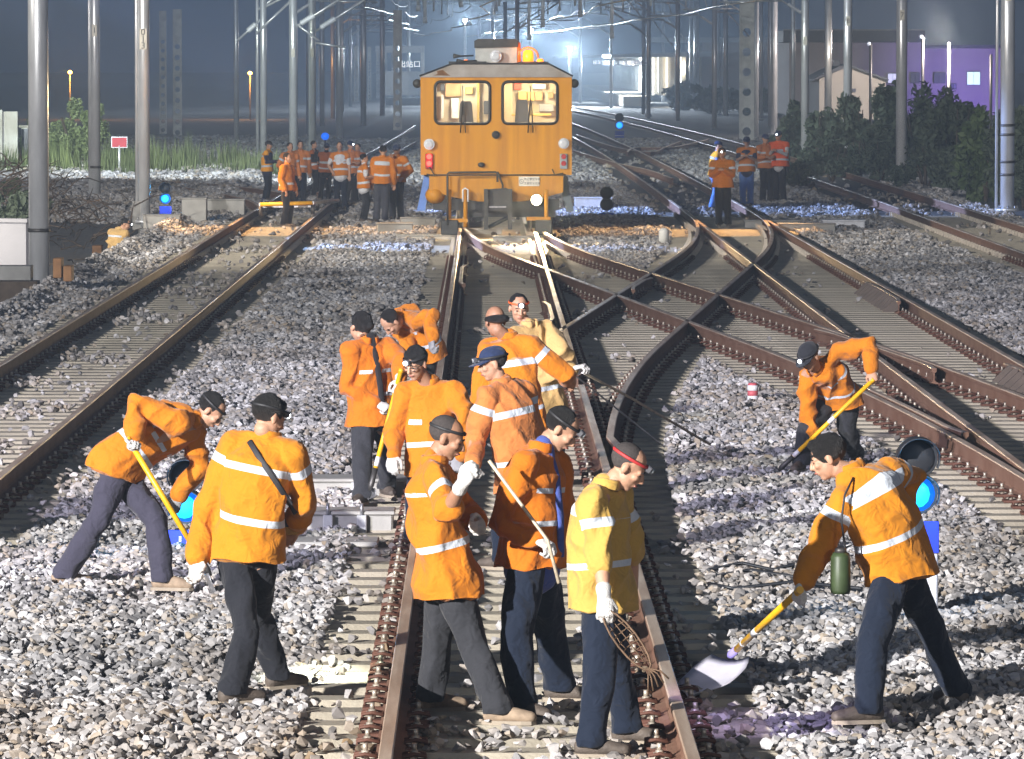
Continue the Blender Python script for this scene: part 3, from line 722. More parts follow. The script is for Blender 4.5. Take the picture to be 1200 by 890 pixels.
    def cuffs(co):
        lo = np.where(np.linalg.norm(co[:, :2] - np.array([AN['l'].x, AN['l'].y]), axis=1) < .13, 1, 0) | np.where(np.linalg.norm(co[:, :2] - np.array([AN['r'].x, AN['r'].y]), axis=1) < .13, 1, 0)
        z = co[:, 2]; co = co.copy(); co[:, 2] = np.where((lo == 1) & (z < gl + .062), gl + .062, z)
        return co
    off(remeshed('trousers', b, tm, root, vox, 3 if hi else 1, disp=folds(seed + 5, .015 if hi else .008, 7.5, up), clamp=cuffs))
    # ---- shoes
    for k in 'lr':
        fd = FD[k]; sd = Vector((-fd.y, fd.x, 0)); a0 = AN[k] - up * .085; mb2 = MB(); bm_ = sp.get('B', M_boot)
        tubeM(mb2, [a0 - fd * .055 + up * .052, a0 + fd * .02 + up * .060, a0 + fd * .10 + up * .050, a0 + fd * .185 + up * .040], [(.046, .040), (.052, .042), (.042, .047), (.032, .041)], 12, up=up)
        tubeM(mb2, [a0 - fd * .01 + up * .06, a0 - fd * .008 + up * .13], [.046, .047])
        sh = off(remeshed('shoe', mb2, bm_, root, .009 if hi else .018, 1)); sl = MB()
        ol = [(-.095, .0), (-.085, .028), (-.03, .034), (.06, .042), (.13, .046), (.185, .034), (.207, .0), (.185, -.034), (.13, -.046), (.06, -.042), (-.03, -.034), (-.085, -.028)]
        vs = [a0 + fd * x + sd * y + up * z for z in (.0, .022) for x, y in ol]; n_ = len(ol)
        sl.add(vs, [tuple(range(n_))[::-1], tuple(range(n_, 2 * n_))] + [(i, (i + 1) % n_, (i + 1) % n_ + n_, i + n_) for i in range(n_)], sp.get('So', M_sole)); sl.build('sole', M_sole, sh)
    # ---- gloves
    for k in 'lr':
        gm = sp.get('g' + k)
        if gm is not None:
            mb2 = MB(); hd = (WR[k] - EL[k]).normalized()
            if 'hd' + k in sp: hd = (hd + Vector(sp['hd' + k])).normalized()
            sd = Vector(sp['hs' + k]) if 'hs' + k in sp else (left * (-1 if k == 'l' else 1) + up * .3)
            hand_mb(mb2, WR[k], hd, sd, sp.get('c' + k, .8), left=(k == 'l'), k=1.16 * S)
            tubeM(mb2, [WR[k] - (WR[k] - EL[k]).normalized() * (.055 + sp.get('gcuff', 0)), WR[k]], [.042, .036])
            if hi: off(remeshed('glove', mb2, gm, root, .0058, 1))
            else: off(mb2.build('glove', gm, root))
    # ---- jacket or vest
    jm = sp.get('J', J_OR); vest = sp.get('vest', False); jw = sp.get('w', 1.0) * S * 1.04
    bend = sp.get('bend', .03); mid = P + D * tlen * .5 - fm * bend; hem = P - (D * .5 + up * .5).normalized() * (sp.get('hem', .13) - .045)
    spine = [hem, P, P * .55 + mid * .45 + (P - P), mid, mid * .45 + N * .55 - fm * bend * .3, N - D * .055]
    rads = [(.176, .216), (.165, .206), (.150, .192), (.144, .190), (.136, .194), (.100, .160)]; rads = [(a * jw, c * jw) for a, c in rads]
    hw2 = sp.get('hemw', 1.0); rads[0] = (rads[0][0] * hw2, rads[0][1] * hw2); rads[1] = (rads[1][0] * (1 + (hw2 - 1) * .8), rads[1][1] * (1 + (hw2 - 1) * .8))
    if sp.get('open'): rads = [(a * 1.05, c * 1.06) for a, c in rads]
    b = MB(); ups = fm
    tubeM(b, spine, rads, 20, up=ups)
    tubeM(b, [SH['l'] + (N - SH['l']) * .1, N - D * .03, SH['r'] + (N - SH['r']) * .1], [(.070 * S, .070 * S), (.068 * S, .075 * S), (.070 * S, .070 * S)], 14)
    tubeM(b, [N - D * .03, N + D * .028 + fm * .012], [(.070 * S, .073 * S), (.062 * S, .066 * S)], 14, up=fm)
    segs = []
    slv = sp.get('slv', 'long')
    arms = {}
    for k in 'lr':
        s_, e_, w_ = SH[k], EL[k], WR[k]
        if vest: arms[k] = [s_, s_ * .8 + e_ * .2]; tubeM(b, arms[k], [.082 * S, .078 * S]); continue
        if slv == 'rolled' or sp.get('slv' + k) == 'rolled': e2 = e_ * .72 + w_ * .28; w_ = e2
        else: w_ = w_ - (w_ - e_).normalized() * .012
        out = (e_ * 2 - s_ - w_); out = out.normalized() * .012 if out.length > .02 else Vector((0, 0, 0))
        arms[k] = [s_, s_ * .5 + e_ * .5, e_ + out, e_ * .45 + w_ * .55, w_]
        tubeM(b, arms[k], [.090 * S, .083 * S, .075 * S, .069 * S, .060 * S], 14)
    st = sp.get('stripes', ((.30, .026), (.80, .026))); sst = sp.get('sleeve', (.13,)); front = sp.get('front', True)
    spA = np.array([list(p) for p in spine]); Lsp = np.array(left2); Fsp = np.array(fm)
    slen = np.concatenate([[0], np.cumsum(np.linalg.norm(np.diff(spA, axis=0), axis=1))])
    def polyparam(co, pts):
        best = np.full(len(co), 1e9); par = np.zeros(len(co)); acc = 0
        for a, c in zip(pts[:-1], pts[1:]):
            ab = c - a; L_ = np.linalg.norm(ab); tt = ((co - a) @ ab) / (L_ * L_ + 1e-9); t2 = np.clip(tt, 0, 1); d_ = np.linalg.norm(co - (a + t2[:, None] * ab), axis=1)
            k_ = d_ < best; best = np.where(k_, d_, best); par = np.where(k_, acc + t2 * L_, par); acc += L_
        return best, par
    def field(co):
        dt, pt = polyparam(co, spA); out = np.full(len(co), -1.0); tot = slen[-1]
        # torso parameter measured along the chord for straight bands
        u = (co - np.array(N)) @ Lsp; v = (co - np.array((P + N) / 2)) @ Fsp
        da = np.full(len(co), 1e9); pa = np.zeros(len(co))
        for k in arms:
            d2, p2 = polyparam(co, np.array([list(x) for x in arms[k]])); kk = d2 < da; da = np.where(kk, d2, da); pa = np.where(kk, p2, pa)
        torso = (dt / .16 < da / .078) | (pa < .012)
        for (t0, hw_) in st:
            f1 = hw_ - np.abs(pt - t0 * tot)
            if t0 > .6 and front:
                gate = np.minimum(np.abs(u) - .045, .155 - np.abs(u)); f1 = np.where(v > .02, np.minimum(gate, hw_ - np.abs(pt - (t0 - .05) * tot)), f1)
            out = np.where(torso, np.maximum(out, f1), out)
        for s0 in sst: out = np.where(~torso, np.maximum(out, .026 - np.abs(pa - s0)), out)
        return out
    dn = -(D * .35 + up * .65).normalized() if D.z > .3 else -(D * .75 + up * .25).normalized()
    hp_ = np.array(hem - dn * .02); dnA = np.array(dn)
    def clamp(co):
        q_ = (co - hp_) @ dnA; dt, pt = polyparam(co, spA); da = np.full(len(co), 1e9)
        for k in arms:
            d2, p2 = polyparam(co, np.array([list(x) for x in arms[k]])); da = np.minimum(da, d2)
        wob = np.array([mnoise.noise(Vector(c) * 7 + Vector((seed, 3, 0))) for c in co]) * .018
        m_ = (q_ > wob) & (dt / .16 < da / .078)
        return np.where(m_[:, None], co - dnA * (q_ - wob)[:, None], co)
    jk = off(remeshed('vest' if vest else 'jacket', b, jm, root, vox, 3 if hi else 1, disp=folds(seed, .025 if hi else .009, 6.2, D * .6 + left2 * .5), field=field, clamp=clamp))
    cb = MB(); cc = N + D * .030 + fm * .014; ca = [2 * math.pi * i / 22 for i in range(23)]
    ca = [math.pi / 2 + .28 + (2 * math.pi - .56) * i / 22 for i in range(23)]
    cb.tube([cc + left2 * (math.cos(a) * .073 * S) + fm * (math.sin(a) * .070 * S) - D * (.016 * max(0, math.sin(a))) for a in ca], [(.030 * S, .009)] * 23, jm, 8, up=D)
    if not vest: off(cb.build('collar', jm, root))
    # ---- shirt collar / shirt
    sm = sp.get('shirt')
    if vest and sm is not None:
        b = MB()
        for k in 'lr': tubeM(b, [SH[k], SH[k] * .5 + EL[k] * .5, EL[k] * .8 + SH[k] * .2] if sp.get('short') else [SH[k], (SH[k] + EL[k]) / 2, EL[k], WR[k]], [.064, .058, .056] if sp.get('short') else [.064, .056, .05, .044])
        tubeM(b, [hem - D * .03, P, N - D * .1], [(.13, .17), (.125, .165), (.12, .16)], up=fm); tubeM(b, [N - D * .06, N + D * .03], [.072, .062])
        off(remeshed('shirt', b, sm, root, vox, 1))
    elif sm is not None:
        b = MB(); tubeM(b, [N - D * .03 + fm * .03, N + D * .045 + fm * .028], [.064, .056], 14, up=fm)
        # visible shirt front in the opened jacket and its tail under the hem
        if sp.get('open'):
            c0 = spine[4] + fm * rads[4][0] * .93; c1 = spine[1] + fm * rads[1][0] * .99
            b.tube([N + fm * .075 - D * .02, c0, (c0 + c1) / 2 + fm * .01, c1], [(.018, .022), (.02, .028), (.02, .028), (.018, .03)], None, 10, up=fm)
        if sp.get('tail'): tubeM(b, [hem + D * .03, hem - D * .025], [(.145 * jw, .192 * jw), (.140 * jw, .186 * jw)], 18, up=fm)
        off(remeshed('shirt', b, sm, root, .011, 1))
    return dict(jacket=jk, root=root, base=base, SH=SH, EL=EL, WR=WR, P=P, N=N, HC=HC, fm=fm, D=D, left=left2, spine=spine, Y0=Y0, AN=AN, KN=KN, rads=rads, fw=fw, HM=HM)
# ================================================================ THE CREW IN FRONT
G = 'workers clearing and tamping the stones in front'
W_ = {}
def grip(w, k): # point where a hand closes on a handle
    d = (w['WR'][k] - w['EL'][k]).normalized(); return w['WR'][k] + d * .085
W_[1] = person(dict(label='worker bent low at the left digging with a yellow shovel', group=G, seed=1,
    yaw=5, ytw=-25, fl=(192, 692), fr=(74, 688), tl=-10, tr=20, P=(137, 545), N=(226, 492, '-'), H=(247, 481), hy=-5, hp=48,
    Er=(160, 476, '+'), Wr=(157, 512, '-'), El=(232, 545, '+'), Wl=(210, 583, '-'), Kl=(183, 610, -.05), Kr=(112, 615, -.1),
    hair='short', gear='strap', J=J_OR, T=T_PU, gl=M_glove_g, gr=M_glove, bend=.07, B=M_shoe, stripes=((.38, .02), (.72, .018)), sleeve=(), cl=1.0, cr=1.0, hsl=(-.6, .2, .8), hsr=(-.6, .2, .8), tilt=.1))
W_[2] = person(dict(label='worker seen from behind walking right with a dark bag strap across his back', group=G, seed=2,
    yaw=72, fl=(272, 826), fr=(326, 808), tl=30, tr=40, P=(289, 640), N=(312, 516, '+'), H=(315, 489), hy=35, hp=22,
    El=(238, 612, '-'), Wl=(231, 655, '-'), Er=(358, 588, '+'), Wr=(346, 617, '+'), Kl=(291, 738, -.05), Kr=(302, 722, .05),
    hair='full', gear='lampon', J=J_AM, T=T_BK, gl=M_glove, hem=.14, w=1.0, stripes=((.40, .022), (.82, .022)), sleeve=(.1,), front=False, cl=.35, hdl=(0, 0, -.8)))
W_[3] = person(dict(label='black-haired worker in an open jacket leaning on a long yellow tool handle', group=G, seed=3,
    yaw=-60, fl=(452, 582), fr=(424, 592), tl=-70, tr=-110, P=(437, 487), N=(432, 402, '-'), H=(423, 384), hy=-50, hp=52,
    Er=(410, 455, '-'), Wr=(441, 472, '-'), El=(470, 425, '-'), Wl=(468, 447, '-'), Kl=(455, 530), Kr=(424, 535),
    hair='full', J=J_OR2, T=T_CH, gl=M_glove, gr=M_glove, shirt=S_BLACK, open=True, hem=.14, stripes=((.40, .016), (.78, .016)), sleeve=(), cl=1.0, cr=1.0))
W_[4] = person(dict(label='worker doubled over with his back up behind the one holding the long handle', group=G, seed=4,
    yaw=200, ytw=215, fl=(492, 516), fr=(505, 520), P=(500, 412), N=(468, 370, '-'), H=(458, 378, '-'), hy=215, hp=60,
    Er=(476, 398, '-'), Wr=(480, 425, '-'), El=(506, 372, '-'), Wl=(506, 398, '-'), hair='short', J=J_OR, T=T_CH, gl=M_glove_g, bend=.09, stripes=((.38, .02), (.8, .02)), sleeve=()))
W_[5] = person(dict(label='young worker with glasses and a lit headlamp bending forward', group=G, seed=5, face=True,
    yaw=-100, fl=(512, 640), fr=(486, 640), P=(508, 548), N=(503, 451, '-'), H=(487, 426, '-'), hy=-125, hp=22,
    Er=(463, 505, '-'), Wr=(460, 534, '-'), El=(548, 492, '-'), Wl=(538, 535, '-'), hair='full', gear='lampon glasses', J=J_OR, T=T_NV, gl=M_glove_g, gr=M_glove, hem=.12, stripes=((.38, .02), (.72, .02)), sleeve=(), cr=.6))
W_[6] = person(dict(label='balding worker seen from behind, standing at the back of the middle group', group=G, seed=6,
    yaw=75, fl=(602, 600), fr=(628, 596), P=(612, 505), N=(596, 398, '+'), H=(580, 376), hy=115, hp=12,
    Er=(662, 440, '+'), Wr=(668, 446, '+'), El=(564, 455, '+'), Wl=(556, 490, '+'), hair='bald', J=J_OR, T=T_NV, gl=M_glove_g, stripes=((.34, .018), (.82, .026)), sleeve=(.12,), front=False, skin=M_skin2))
W_[7] = person(dict(label='worker in a cream jacket with a lit white headlamp, rearmost in the middle group', group=G, seed=7, face=True,
    yaw=-55, fl=(648, 566), fr=(628, 572), P=(636, 475), N=(620, 383, '-'), H=(608, 361), hy=-80, hp=14, gz=0,
    Er=(640, 440, '-'), Wr=(672, 432, '-'), El=(658, 412, '-'), Wl=(674, 430, '+'), hair='short', gear='lampon', strapm=M_stropr, J=J_CR, T=T_NV, gl=M_glove, gr=M_glove, stripes=((.3, .02), (.78, .016)), sleeve=(), cl=1.0))
W_[8] = person(dict(label='worker in a navy cap and pale orange jacket with his back turned, facing left', group=G, seed=8,
    yaw=150, ytw=135, fl=(590, 668), fr=(620, 660), P=(612, 568), N=(590, 452, '+'), H=(577, 426), hy=190, hp=14,
    El=(556, 515, '-'), Wl=(554, 545, '-'), Er=(632, 520, '+'), Wr=(612, 545, '-'), hair='short', gear='cap lamp', J=J_PA, T=T_NV, gr=M_glove, gl=M_glove, hem=.12, stripes=((.34, .02), (.80, .026)), sleeve=(.10,), front=False))
W_[9] = person(dict(label='shaven-headed worker in profile lifting his white glove, left foot beside the rail', group=G, seed=9,
    yaw=12, ytw=5, fl=(505, 834), fr=(584, 849), tl=20, tr=-8, P=(524, 676), N=(507, 545, '-'), H=(524, 513), hy=-8, hp=22,
    Er=(524, 600, '-'), Wr=(542, 567, '-'), El=(545, 598, '+'), Wl=(560, 612, '-'), Kr=(556, 758, .06), Kl=(512, 760, .05),
    hair='stubble', gear='strap', J=J_OR, T=T_CH, gl=M_glove, gr=M_glove, B=M_shoe, hem=.17, hemw=1.13, stripes=((.44, .02), (.86, .01)), sleeve=(.13,), slvr='rolled', skin=M_skin2, cr=.8, hsr=(-.3, 0, .9), front=False, tw=1.0))
W_[10] = person(dict(label='worker in an orange jacket over a blue shirt looking down at a thin steel bar', group=G, seed=10,
    yaw=-15, ytw=-28, fl=(655, 822), fr=(612, 842), tl=-10, tr=-45, P=(624, 650), N=(632, 528, '-'), H=(658, 503), hy=-8, hp=40,
    Er=(588, 612, '-'), Wr=(628, 632, '-'), El=(660, 600, '+'), Wl=(650, 640, '-'), Kr=(604, 745, -.05), Kl=(645, 738, .08),
    hair='short', gear='lamp', J=J_OR2, T=T_NV, gr=M_glove, shirt=S_BLUE, open=True, tail=True, hem=.13, stripes=((.42, .016), (.80, .016)), sleeve=(), cr=.8, tw=1.12))
W_[11] = person(dict(label='worker in a faded yellow jacket with a red head strap carrying a wire scoop', group=G, seed=11,
    yaw=-5, ytw=-20, fl=(735, 872), fr=(692, 888), tl=-10, tr=-5, P=(706, 696), N=(709, 572, '-'), H=(736, 547), hy=-5, hp=35,
    Er=(704, 650, '-'), Wr=(708, 700, '-'), El=(738, 640, '+'), Wl=(742, 690, '+'), Kr=(702, 795, -.04), Kl=(722, 785, .04),
    hair='stubble', gear='lamp', strapm=M_strapr, J=J_YE, T=T_NV, gr=M_glove, hem=.14, stripes=((.42, .018), (.86, .012)), sleeve=(.12,), slvr='rolled', slvl='rolled', front=False, cr=.8, hsr=(.8, .2, .1)))
W_[12] = person(dict(label='worker in a black cap bending over a yellow shovel by the rails', group='workers shovelling on the right', seed=12, face=True,
    yaw=-110, ytw=-125, fl=(1003, 545), fr=(938, 553), tl=-80, tr=-110, P=(983, 466), N=(957, 432, '-'), H=(948, 418, '-'), hy=-130, hp=38,
    Er=(948, 492, '-'), Wr=(955, 522, '-'), El=(1018, 405, '-'), Wl=(1022, 435, '-'), Sl=(985, 412), Sr=(944, 440), Kl=(992, 500, -.08), Kr=(945, 505, -.08),
    hair='short', gear='cap lampon', capm=M_capb, J=J_OR, T=T_CH, bend=.07, stripes=((.40, .014), (.82, .014)), sleeve=(), cl=1.0, cr=1.0, gl=None))
W_[13] = person(dict(label='worker seen from behind with a green flask, thrusting a shovel toward the rail', group='workers shovelling on the right', seed=13,
    yaw=160, ytw=130, fl=(1018, 848), fr=(1122, 828), tl=190, tr=120, P=(1052, 662), N=(1002, 553, '-'), H=(970, 536), hy=175, hp=22,
    El=(962, 640, '-'), Wl=(940, 682, '-'), Er=(1068, 560, '+'), Wr=(1045, 610, '+'), Sr=(1042, 556), Sl=(988, 584), Kl=(1022, 755, -.1), Kr=(1092, 740, .05),
    hair='full', J=J_AM, T=T_NV, gl=M_glove, bend=.05, hem=.14, stripes=((.44, .02), (.84, .028)), sleeve=(.10,), front=False, cl=1.0, w=1.08, tilt=-.25))
# ================================================================ THE GROUPS FURTHER BACK
def stander(xh, yt, xf, yf, yaw, label, pose='down', group=None, J=J_OR, T=T_NV, spread=.10, face=True, **kw):
    """upright figure: head x, top of head y, feet x and y in photo pixels"""
    Y = at(xf, yf, 0).y; m = ppm(Y); H = (yf - yt) / m; k = H / 1.72
    h = Vector((math.cos(R(yaw)), math.sin(R(yaw)))); lf = Vector((-h.y, h.x))
    def pt(x, y, side, fwd, drop):   # side>0 = the figure's left, metres; drop = metres below the top of the head
        v = lf * side + h * fwd; return (x + v.x * m * k, yt + drop * k * m, v.y * k)
    xm = xf + (xh - xf) * .5
    d = dict(label=label, group=group, yaw=yaw, s=k, J=J, T=T, face=face, Y=Y, hem=.12)
    d['H'] = (xh, yt + .125 * k * m, h.y * .02); d['N'] = (xh + (xf - xh) * .15, yt + .285 * k * m, -.02 * h.y); d['P'] = (xm, yt + .80 * k * m, 0.0)
    def foot(s):
        v = lf * s; return (xf + v.x * m, at_px_y(Y + v.y))
    d['fl'] = foot(spread); d['fr'] = foot(-spread)
    P_ = {'down': ((.24, -.02, .62), (.25, .10, .86)), 'front': ((.24, -.0, .60), (.10, .25, .58)), 'up': ((.26, .05, .50), (.10, .18, .30)), 'hip': ((.30, -.06, .60), (.20, .10, .74)), 'phone': ((.22, .06, .58), (.05, .26, .48))}
    for s, kk in ((1, 'l'), (-1, 'r')):
        ps = pose if isinstance(pose, str) else pose[0 if s == 1 else 1]; e, w_ = P_[ps]
        xa = xh + (xf - xh) * .25
        d['E' + kk] = pt(xa, 0, s * e[0], e[1], e[2]); d['W' + kk] = pt(xa, 0, s * w_[0], w_[1], w_[2])
    d.update(kw); return person(d, hi=False)
def at_px_y(Y):   # photo row of the ground at distance Y
    return 70 + FPX * CAMZ / Y * 1.0
GL = 'crew gathered left of the rail car'; GR = 'supervisors standing on the right'
FP = {}
FP['a'] = stander(315, 165, 311, 237, -15, 'worker in a yellow-orange vest holding a torch, leftmost of the crowd', 'front', GL, J_VY, T_NV, vest=True, shirt=S_NAVY, seed=21, gear='cap', capm=M_capb)
FP['b'] = stander(340, 167, 338, 244, -60, 'worker in pale orange half hidden between the vest wearer and the lone short figure', ('down', 'hip'), GL, J_PA, T_NV, seed=22, stripes=((.35, .02),))
FP['c'] = stander(337, 179, 335, 267, -30, 'worker standing alone nearest on the siding, right hand at his side', 'down', GL, J_OR, T_BK, seed=23, stripes=((.28, .025),), sleeve=())
FP['d'] = stander(352, 165, 351, 240, -75, 'bareheaded worker in a light orange jacket with a black camera on a strap', ('down', 'down'), GL, J_PA, T_NV, seed=24, w=1.1)
FP['e'] = stander(368, 165, 369, 232, -20, 'dark-clothed worker in a brown vest just left of the blue star lamp', 'front', GL, J_BR, T_BK, vest=True, shirt=S_BLACK, seed=25)
FP['f'] = stander(383, 168, 380, 236, 80, 'worker in a brown-orange vest with his back turned under the blue star lamp', 'front', GL, J_BR, T_BK, vest=True, shirt=S_BLACK, seed=26, stripes=((.3, .02), (.6, .02)), gear='cap')
FP['g'] = stander(398, 166, 400, 246, -95, 'worker facing us in an orange vest with slanting white bands over a grey shirt', ('down', 'hip'), GL, J_OR, T_NV, vest=True, shirt=S_WHITE, short=True, seed=27)
FP['h'] = stander(411, 165, 410, 241, -60, 'worker with a bright headlamp standing behind the vest with slanting bands', 'front', GL, J_PA, T_BK, seed=28, gear='cap lampon')
FP['i'] = stander(419, 168, 421, 238, -120, 'brown-jacketed worker at the back right of the crowd', 'front', GL, J_BR, T_BK, seed=29)
FP['j'] = stander(427, 180, 426, 261, 10, 'young man in an orange vest and black trousers reaching to the right', 'front', GL, J_OR, T_BK, vest=True, shirt=S_WHITE, short=True, seed=30)
FP['k'] = stander(449, 170, 446, 261, 85, 'worker with his back to us in a clean orange jacket with two bands', 'down', GL, J_OR, T_GY, seed=31, front=False, stripes=((.42, .025), (.84, .03)), sleeve=())
FP['l'] = stander(465, 169, 465, 259, -110, 'worker in a white banded cap talking, rightmost of the crowd', ('hip', 'up'), GL, J_OR, T_GY, seed=32, gear='cap')
FP['m'] = stander(842, 165, 834, 246, 0, 'man in a blue shirt and jeans behind the one filming', 'front', GR, J_VY, T_BL, vest=True, shirt=S_LB, short=True, seed=33, gear='cap')
FP['n'] = stander(846, 173, 848, 267, -95, 'man in an orange jacket and black trousers standing on the sleepers with a white headlamp', 'phone', GR, J_OR, T_BK, seed=34, gear='lampon', stripes=((.72, .02),), w=1.1)
FP['o'] = stander(875, 160, 875, 243, -95, 'man in a dark cap and bright blue jeans writing on a pad', 'phone', GR, J_OR, T_BL, vest=True, shirt=S_NAVY, short=True, seed=35, gear='cap')
FP['p'] = stander(897, 157, 898, 238, -70, 'slim man in orange between the blue jeans and the white shirt', 'front', GR, J_PA, T_BK, vest=False, seed=36, gear='cap')
FP['q'] = stander(912, 153, 914, 238, -110, 'man in an orange-red vest over a white shirt beside the tall post', 'phone', GR, J_RD, T_BK, vest=True, shirt=S_WHITE, seed=37, gear='cap lampon', w=1.15)
# the one crouching by the left bank
person(dict(label='worker in a faded orange jacket crouching at the foot of the stone bank', group=None, seed=40, yaw=-20, ytw=60, fl=(150, 304), fr=(140, 308), gz=-.35, P=(138, 291), N=(139, 270), H=(147, 263), hy=-10, hp=25,
    El=(156, 284, '+'), Wl=(158, 290, '-'), Er=(128, 284), Wr=(140, 292), Kl=(153, 296), Kr=(143, 300), hair='short', J=J_CR, T=T_CH, front=False, face=False, gear='lampon', stripes=((.8, .02),)), hi=False)
# ================================================================ TOOLS AND CARRIED THINGS
M_ylw = mat('handle_yellow_paint', (0.72, 0.38, 0.012), .4, 0, .15, scale=14, objvar=.0, bump=.1); M_wht = mat('white_paint', (0.72, 0.72, 0.74), .5, 0, .1, scale=9)
M_steel = mat('worn_steel', (0.42, 0.42, 0.43), .38, .8, .25, scale=18, bump=.1); M_dks = mat('dark_steel', (0.09, 0.085, 0.08), .5, .6, .3, scale=18); M_violet = mat('violet_socket', (0.30, 0.25, 0.62), .5, 0, .1)
M_blade_lit = mat('blade_bare_metal', (0.72, 0.70, 0.78), .35, .15, .1, scale=9)  # headlamp light on the blade, put into its pale violet colour
def shovel(p0, p1, label, blade=.30, width=.12, bands=((.30, .36), (.62, .68)), down=None, socket=None, bmat=None, tip=None):
    p0, p1 = Vector(p0), Vector(p1); d = (p1 - p0).normalized(); L = (p1 - p0).length; base = Vector((p1.x, p1.y, p1.z)); root = empty('shovel', base); tag(root, label, 'shovel', 'long-handled shovels')
    sd = d.cross(Vector((0, 0, 1))).normalized(); n = sd.cross(d)
    mb = MB(); mb.tube([p0 - base, p1 - base], .0195, M_ylw, 12); h = mb.build('handle', M_ylw, root)
    for a, b_ in bands:
        mb = MB(); mb.tube([p0 + d * L * a - base, p0 + d * L * b_ - base], .0203, M_wht, 12); mb.build('white_band', M_wht, h)
    mb = MB(); mb.tube([p0 - d * .01 - base, p0 + d * .02 - base], .021, M_ylw, 12); mb.build('grip_end', M_ylw, h)
    sm = socket or M_dks; mb = MB(); mb.tube([p1 - d * .16 - base, p1 - d * .02 - base, p1 + d * .03 - base], [.021, .024, .014], sm, 12); mb.build('socket', sm, root)
    if tip is not None:
        d = (Vector(tip) - p1).normalized(); blade = (Vector(tip) - p1).length; sd = d.cross(Vector((0, 0, 1))).normalized(); n = sd.cross(d)
    vs = []; fs = []; nu, nv = 7, 9
    for side in (0, 1):
        for i in range(nv):
            t_ = i / (nv - 1); wd = width * (1 - max(0, (t_ - .55) / .45) ** 2.2 * .93) * (.75 + .25 * min(1, t_ * 5))
            for j in range(nu):
                u_ = j / (nu - 1) * 2 - 1; dish = -.03 * (1 - u_ * u_) - .02 * math.sin(t_ * 3)
                vs.append(p1 - base + d * (t_ * blade) + sd * (u_ * wd) + n * (dish - side * .003))
    o_ = nu * nv
    for i in range(nv - 1):
        for j in range(nu - 1):
            a = i * nu + j; fs += [(a, a + 1, a + 1 + nu, a + nu), (a + o_, a + nu + o_, a + 1 + nu + o_, a + 1 + o_)]
    ed = [j for j in range(nu)] + [i * nu + nu - 1 for i in range(1, nv)] + [(nv - 1) * nu + j for j in range(nu - 2, -1, -1)] + [i * nu for i in range(nv - 2, 0, -1)]
    for a, b_ in zip(ed, ed[1:] + ed[:1]): fs.append((a, b_, b_ + o_, a + o_))
    mb = MB(); mb.add(vs, fs, bmat or M_steel, True); mb.build('blade', bmat or M_steel, root); return root
g1r, g1l = grip(W_[1], 'r'), grip(W_[1], 'l')
def along(p, q, t): return p + (q - p) * t
e1 = at(256, 690, .03); shovel(along(e1, g1r, 1.06), along(e1, g1r, .12), 'yellow shovel planted in the stones by the worker on the left', blade=.24, width=.10, bands=())
y3 = W_[3]['Y0'] - .42; g3 = atY(470, 434, y3 + .02); e3 = atY(432, 580, y3 - .1); shovel(g3, along(e3, g3, .06), 'yellow shovel with a white band held upright beside the grey switch boxes', blade=.10, width=.09, bands=((.74, .82),))
g12a, g12b = grip(W_[12], 'l'), grip(W_[12], 'r'); e12 = at(915, 549, .03); shovel(along(e12, g12a, 1.0), e12, 'yellow and white shovel of the worker in the black cap', blade=.30, width=.12, bands=((.42, .48), (.80, .86)), tip=at(884, 563, .05))
g13 = grip(W_[13], 'l'); e13 = at(856, 768, .20); shovel(along(e13, g13, 1.06), e13, 'yellow shovel with a violet socket and bright blade reaching toward the rail', blade=.38, width=.16, bands=((.60, .66), (.80, .815)), socket=M_violet, bmat=M_blade_lit, tip=at(806, 812, .04))
def bar(pts, r, label, name='steel_bar', m=None, cat='bar'):
    b0 = Vector(pts[-1]); mb = MB(); mb.tube([Vector(p) - b0 for p in pts], r, m or M_dks, 8); o = mb.build(name, m or M_dks); o.location = b0; tag(o, label, cat, None); return o
M_brz = mat('pale_bar_steel', (0.55, 0.46, 0.33), .5, .2, .25, scale=20)
g7 = grip(W_[7], 'l'); e7 = at(832, 521, .12); k7 = along(g7, e7, -.25); bar([k7, along(k7, e7, .5) + Vector((0, 0, .02)), e7], .012, 'upper of two thin bars pointing right from the cream-jacketed worker', m=M_brz)
e7b = at(745, 497, .35); k7b = g7 + Vector((-.05, -.04, -.02)); bar([k7b - (e7b - k7b) * .2, e7b, e7b + (e7b - k7b) * .5], .008, 'lower and thinner of two bars pointing right from the cream-jacketed worker', m=M_steel)
g10 = grip(W_[10], 'r'); t10 = atY(573, 540, g10.y - .12); e10 = atY(655, 684, g10.y - .10); bar([t10, g10 + Vector((0, -.05, .03)), e10], .010, 'thin brown steel bar held slanting by the worker in the blue shirt', m=M_brz)
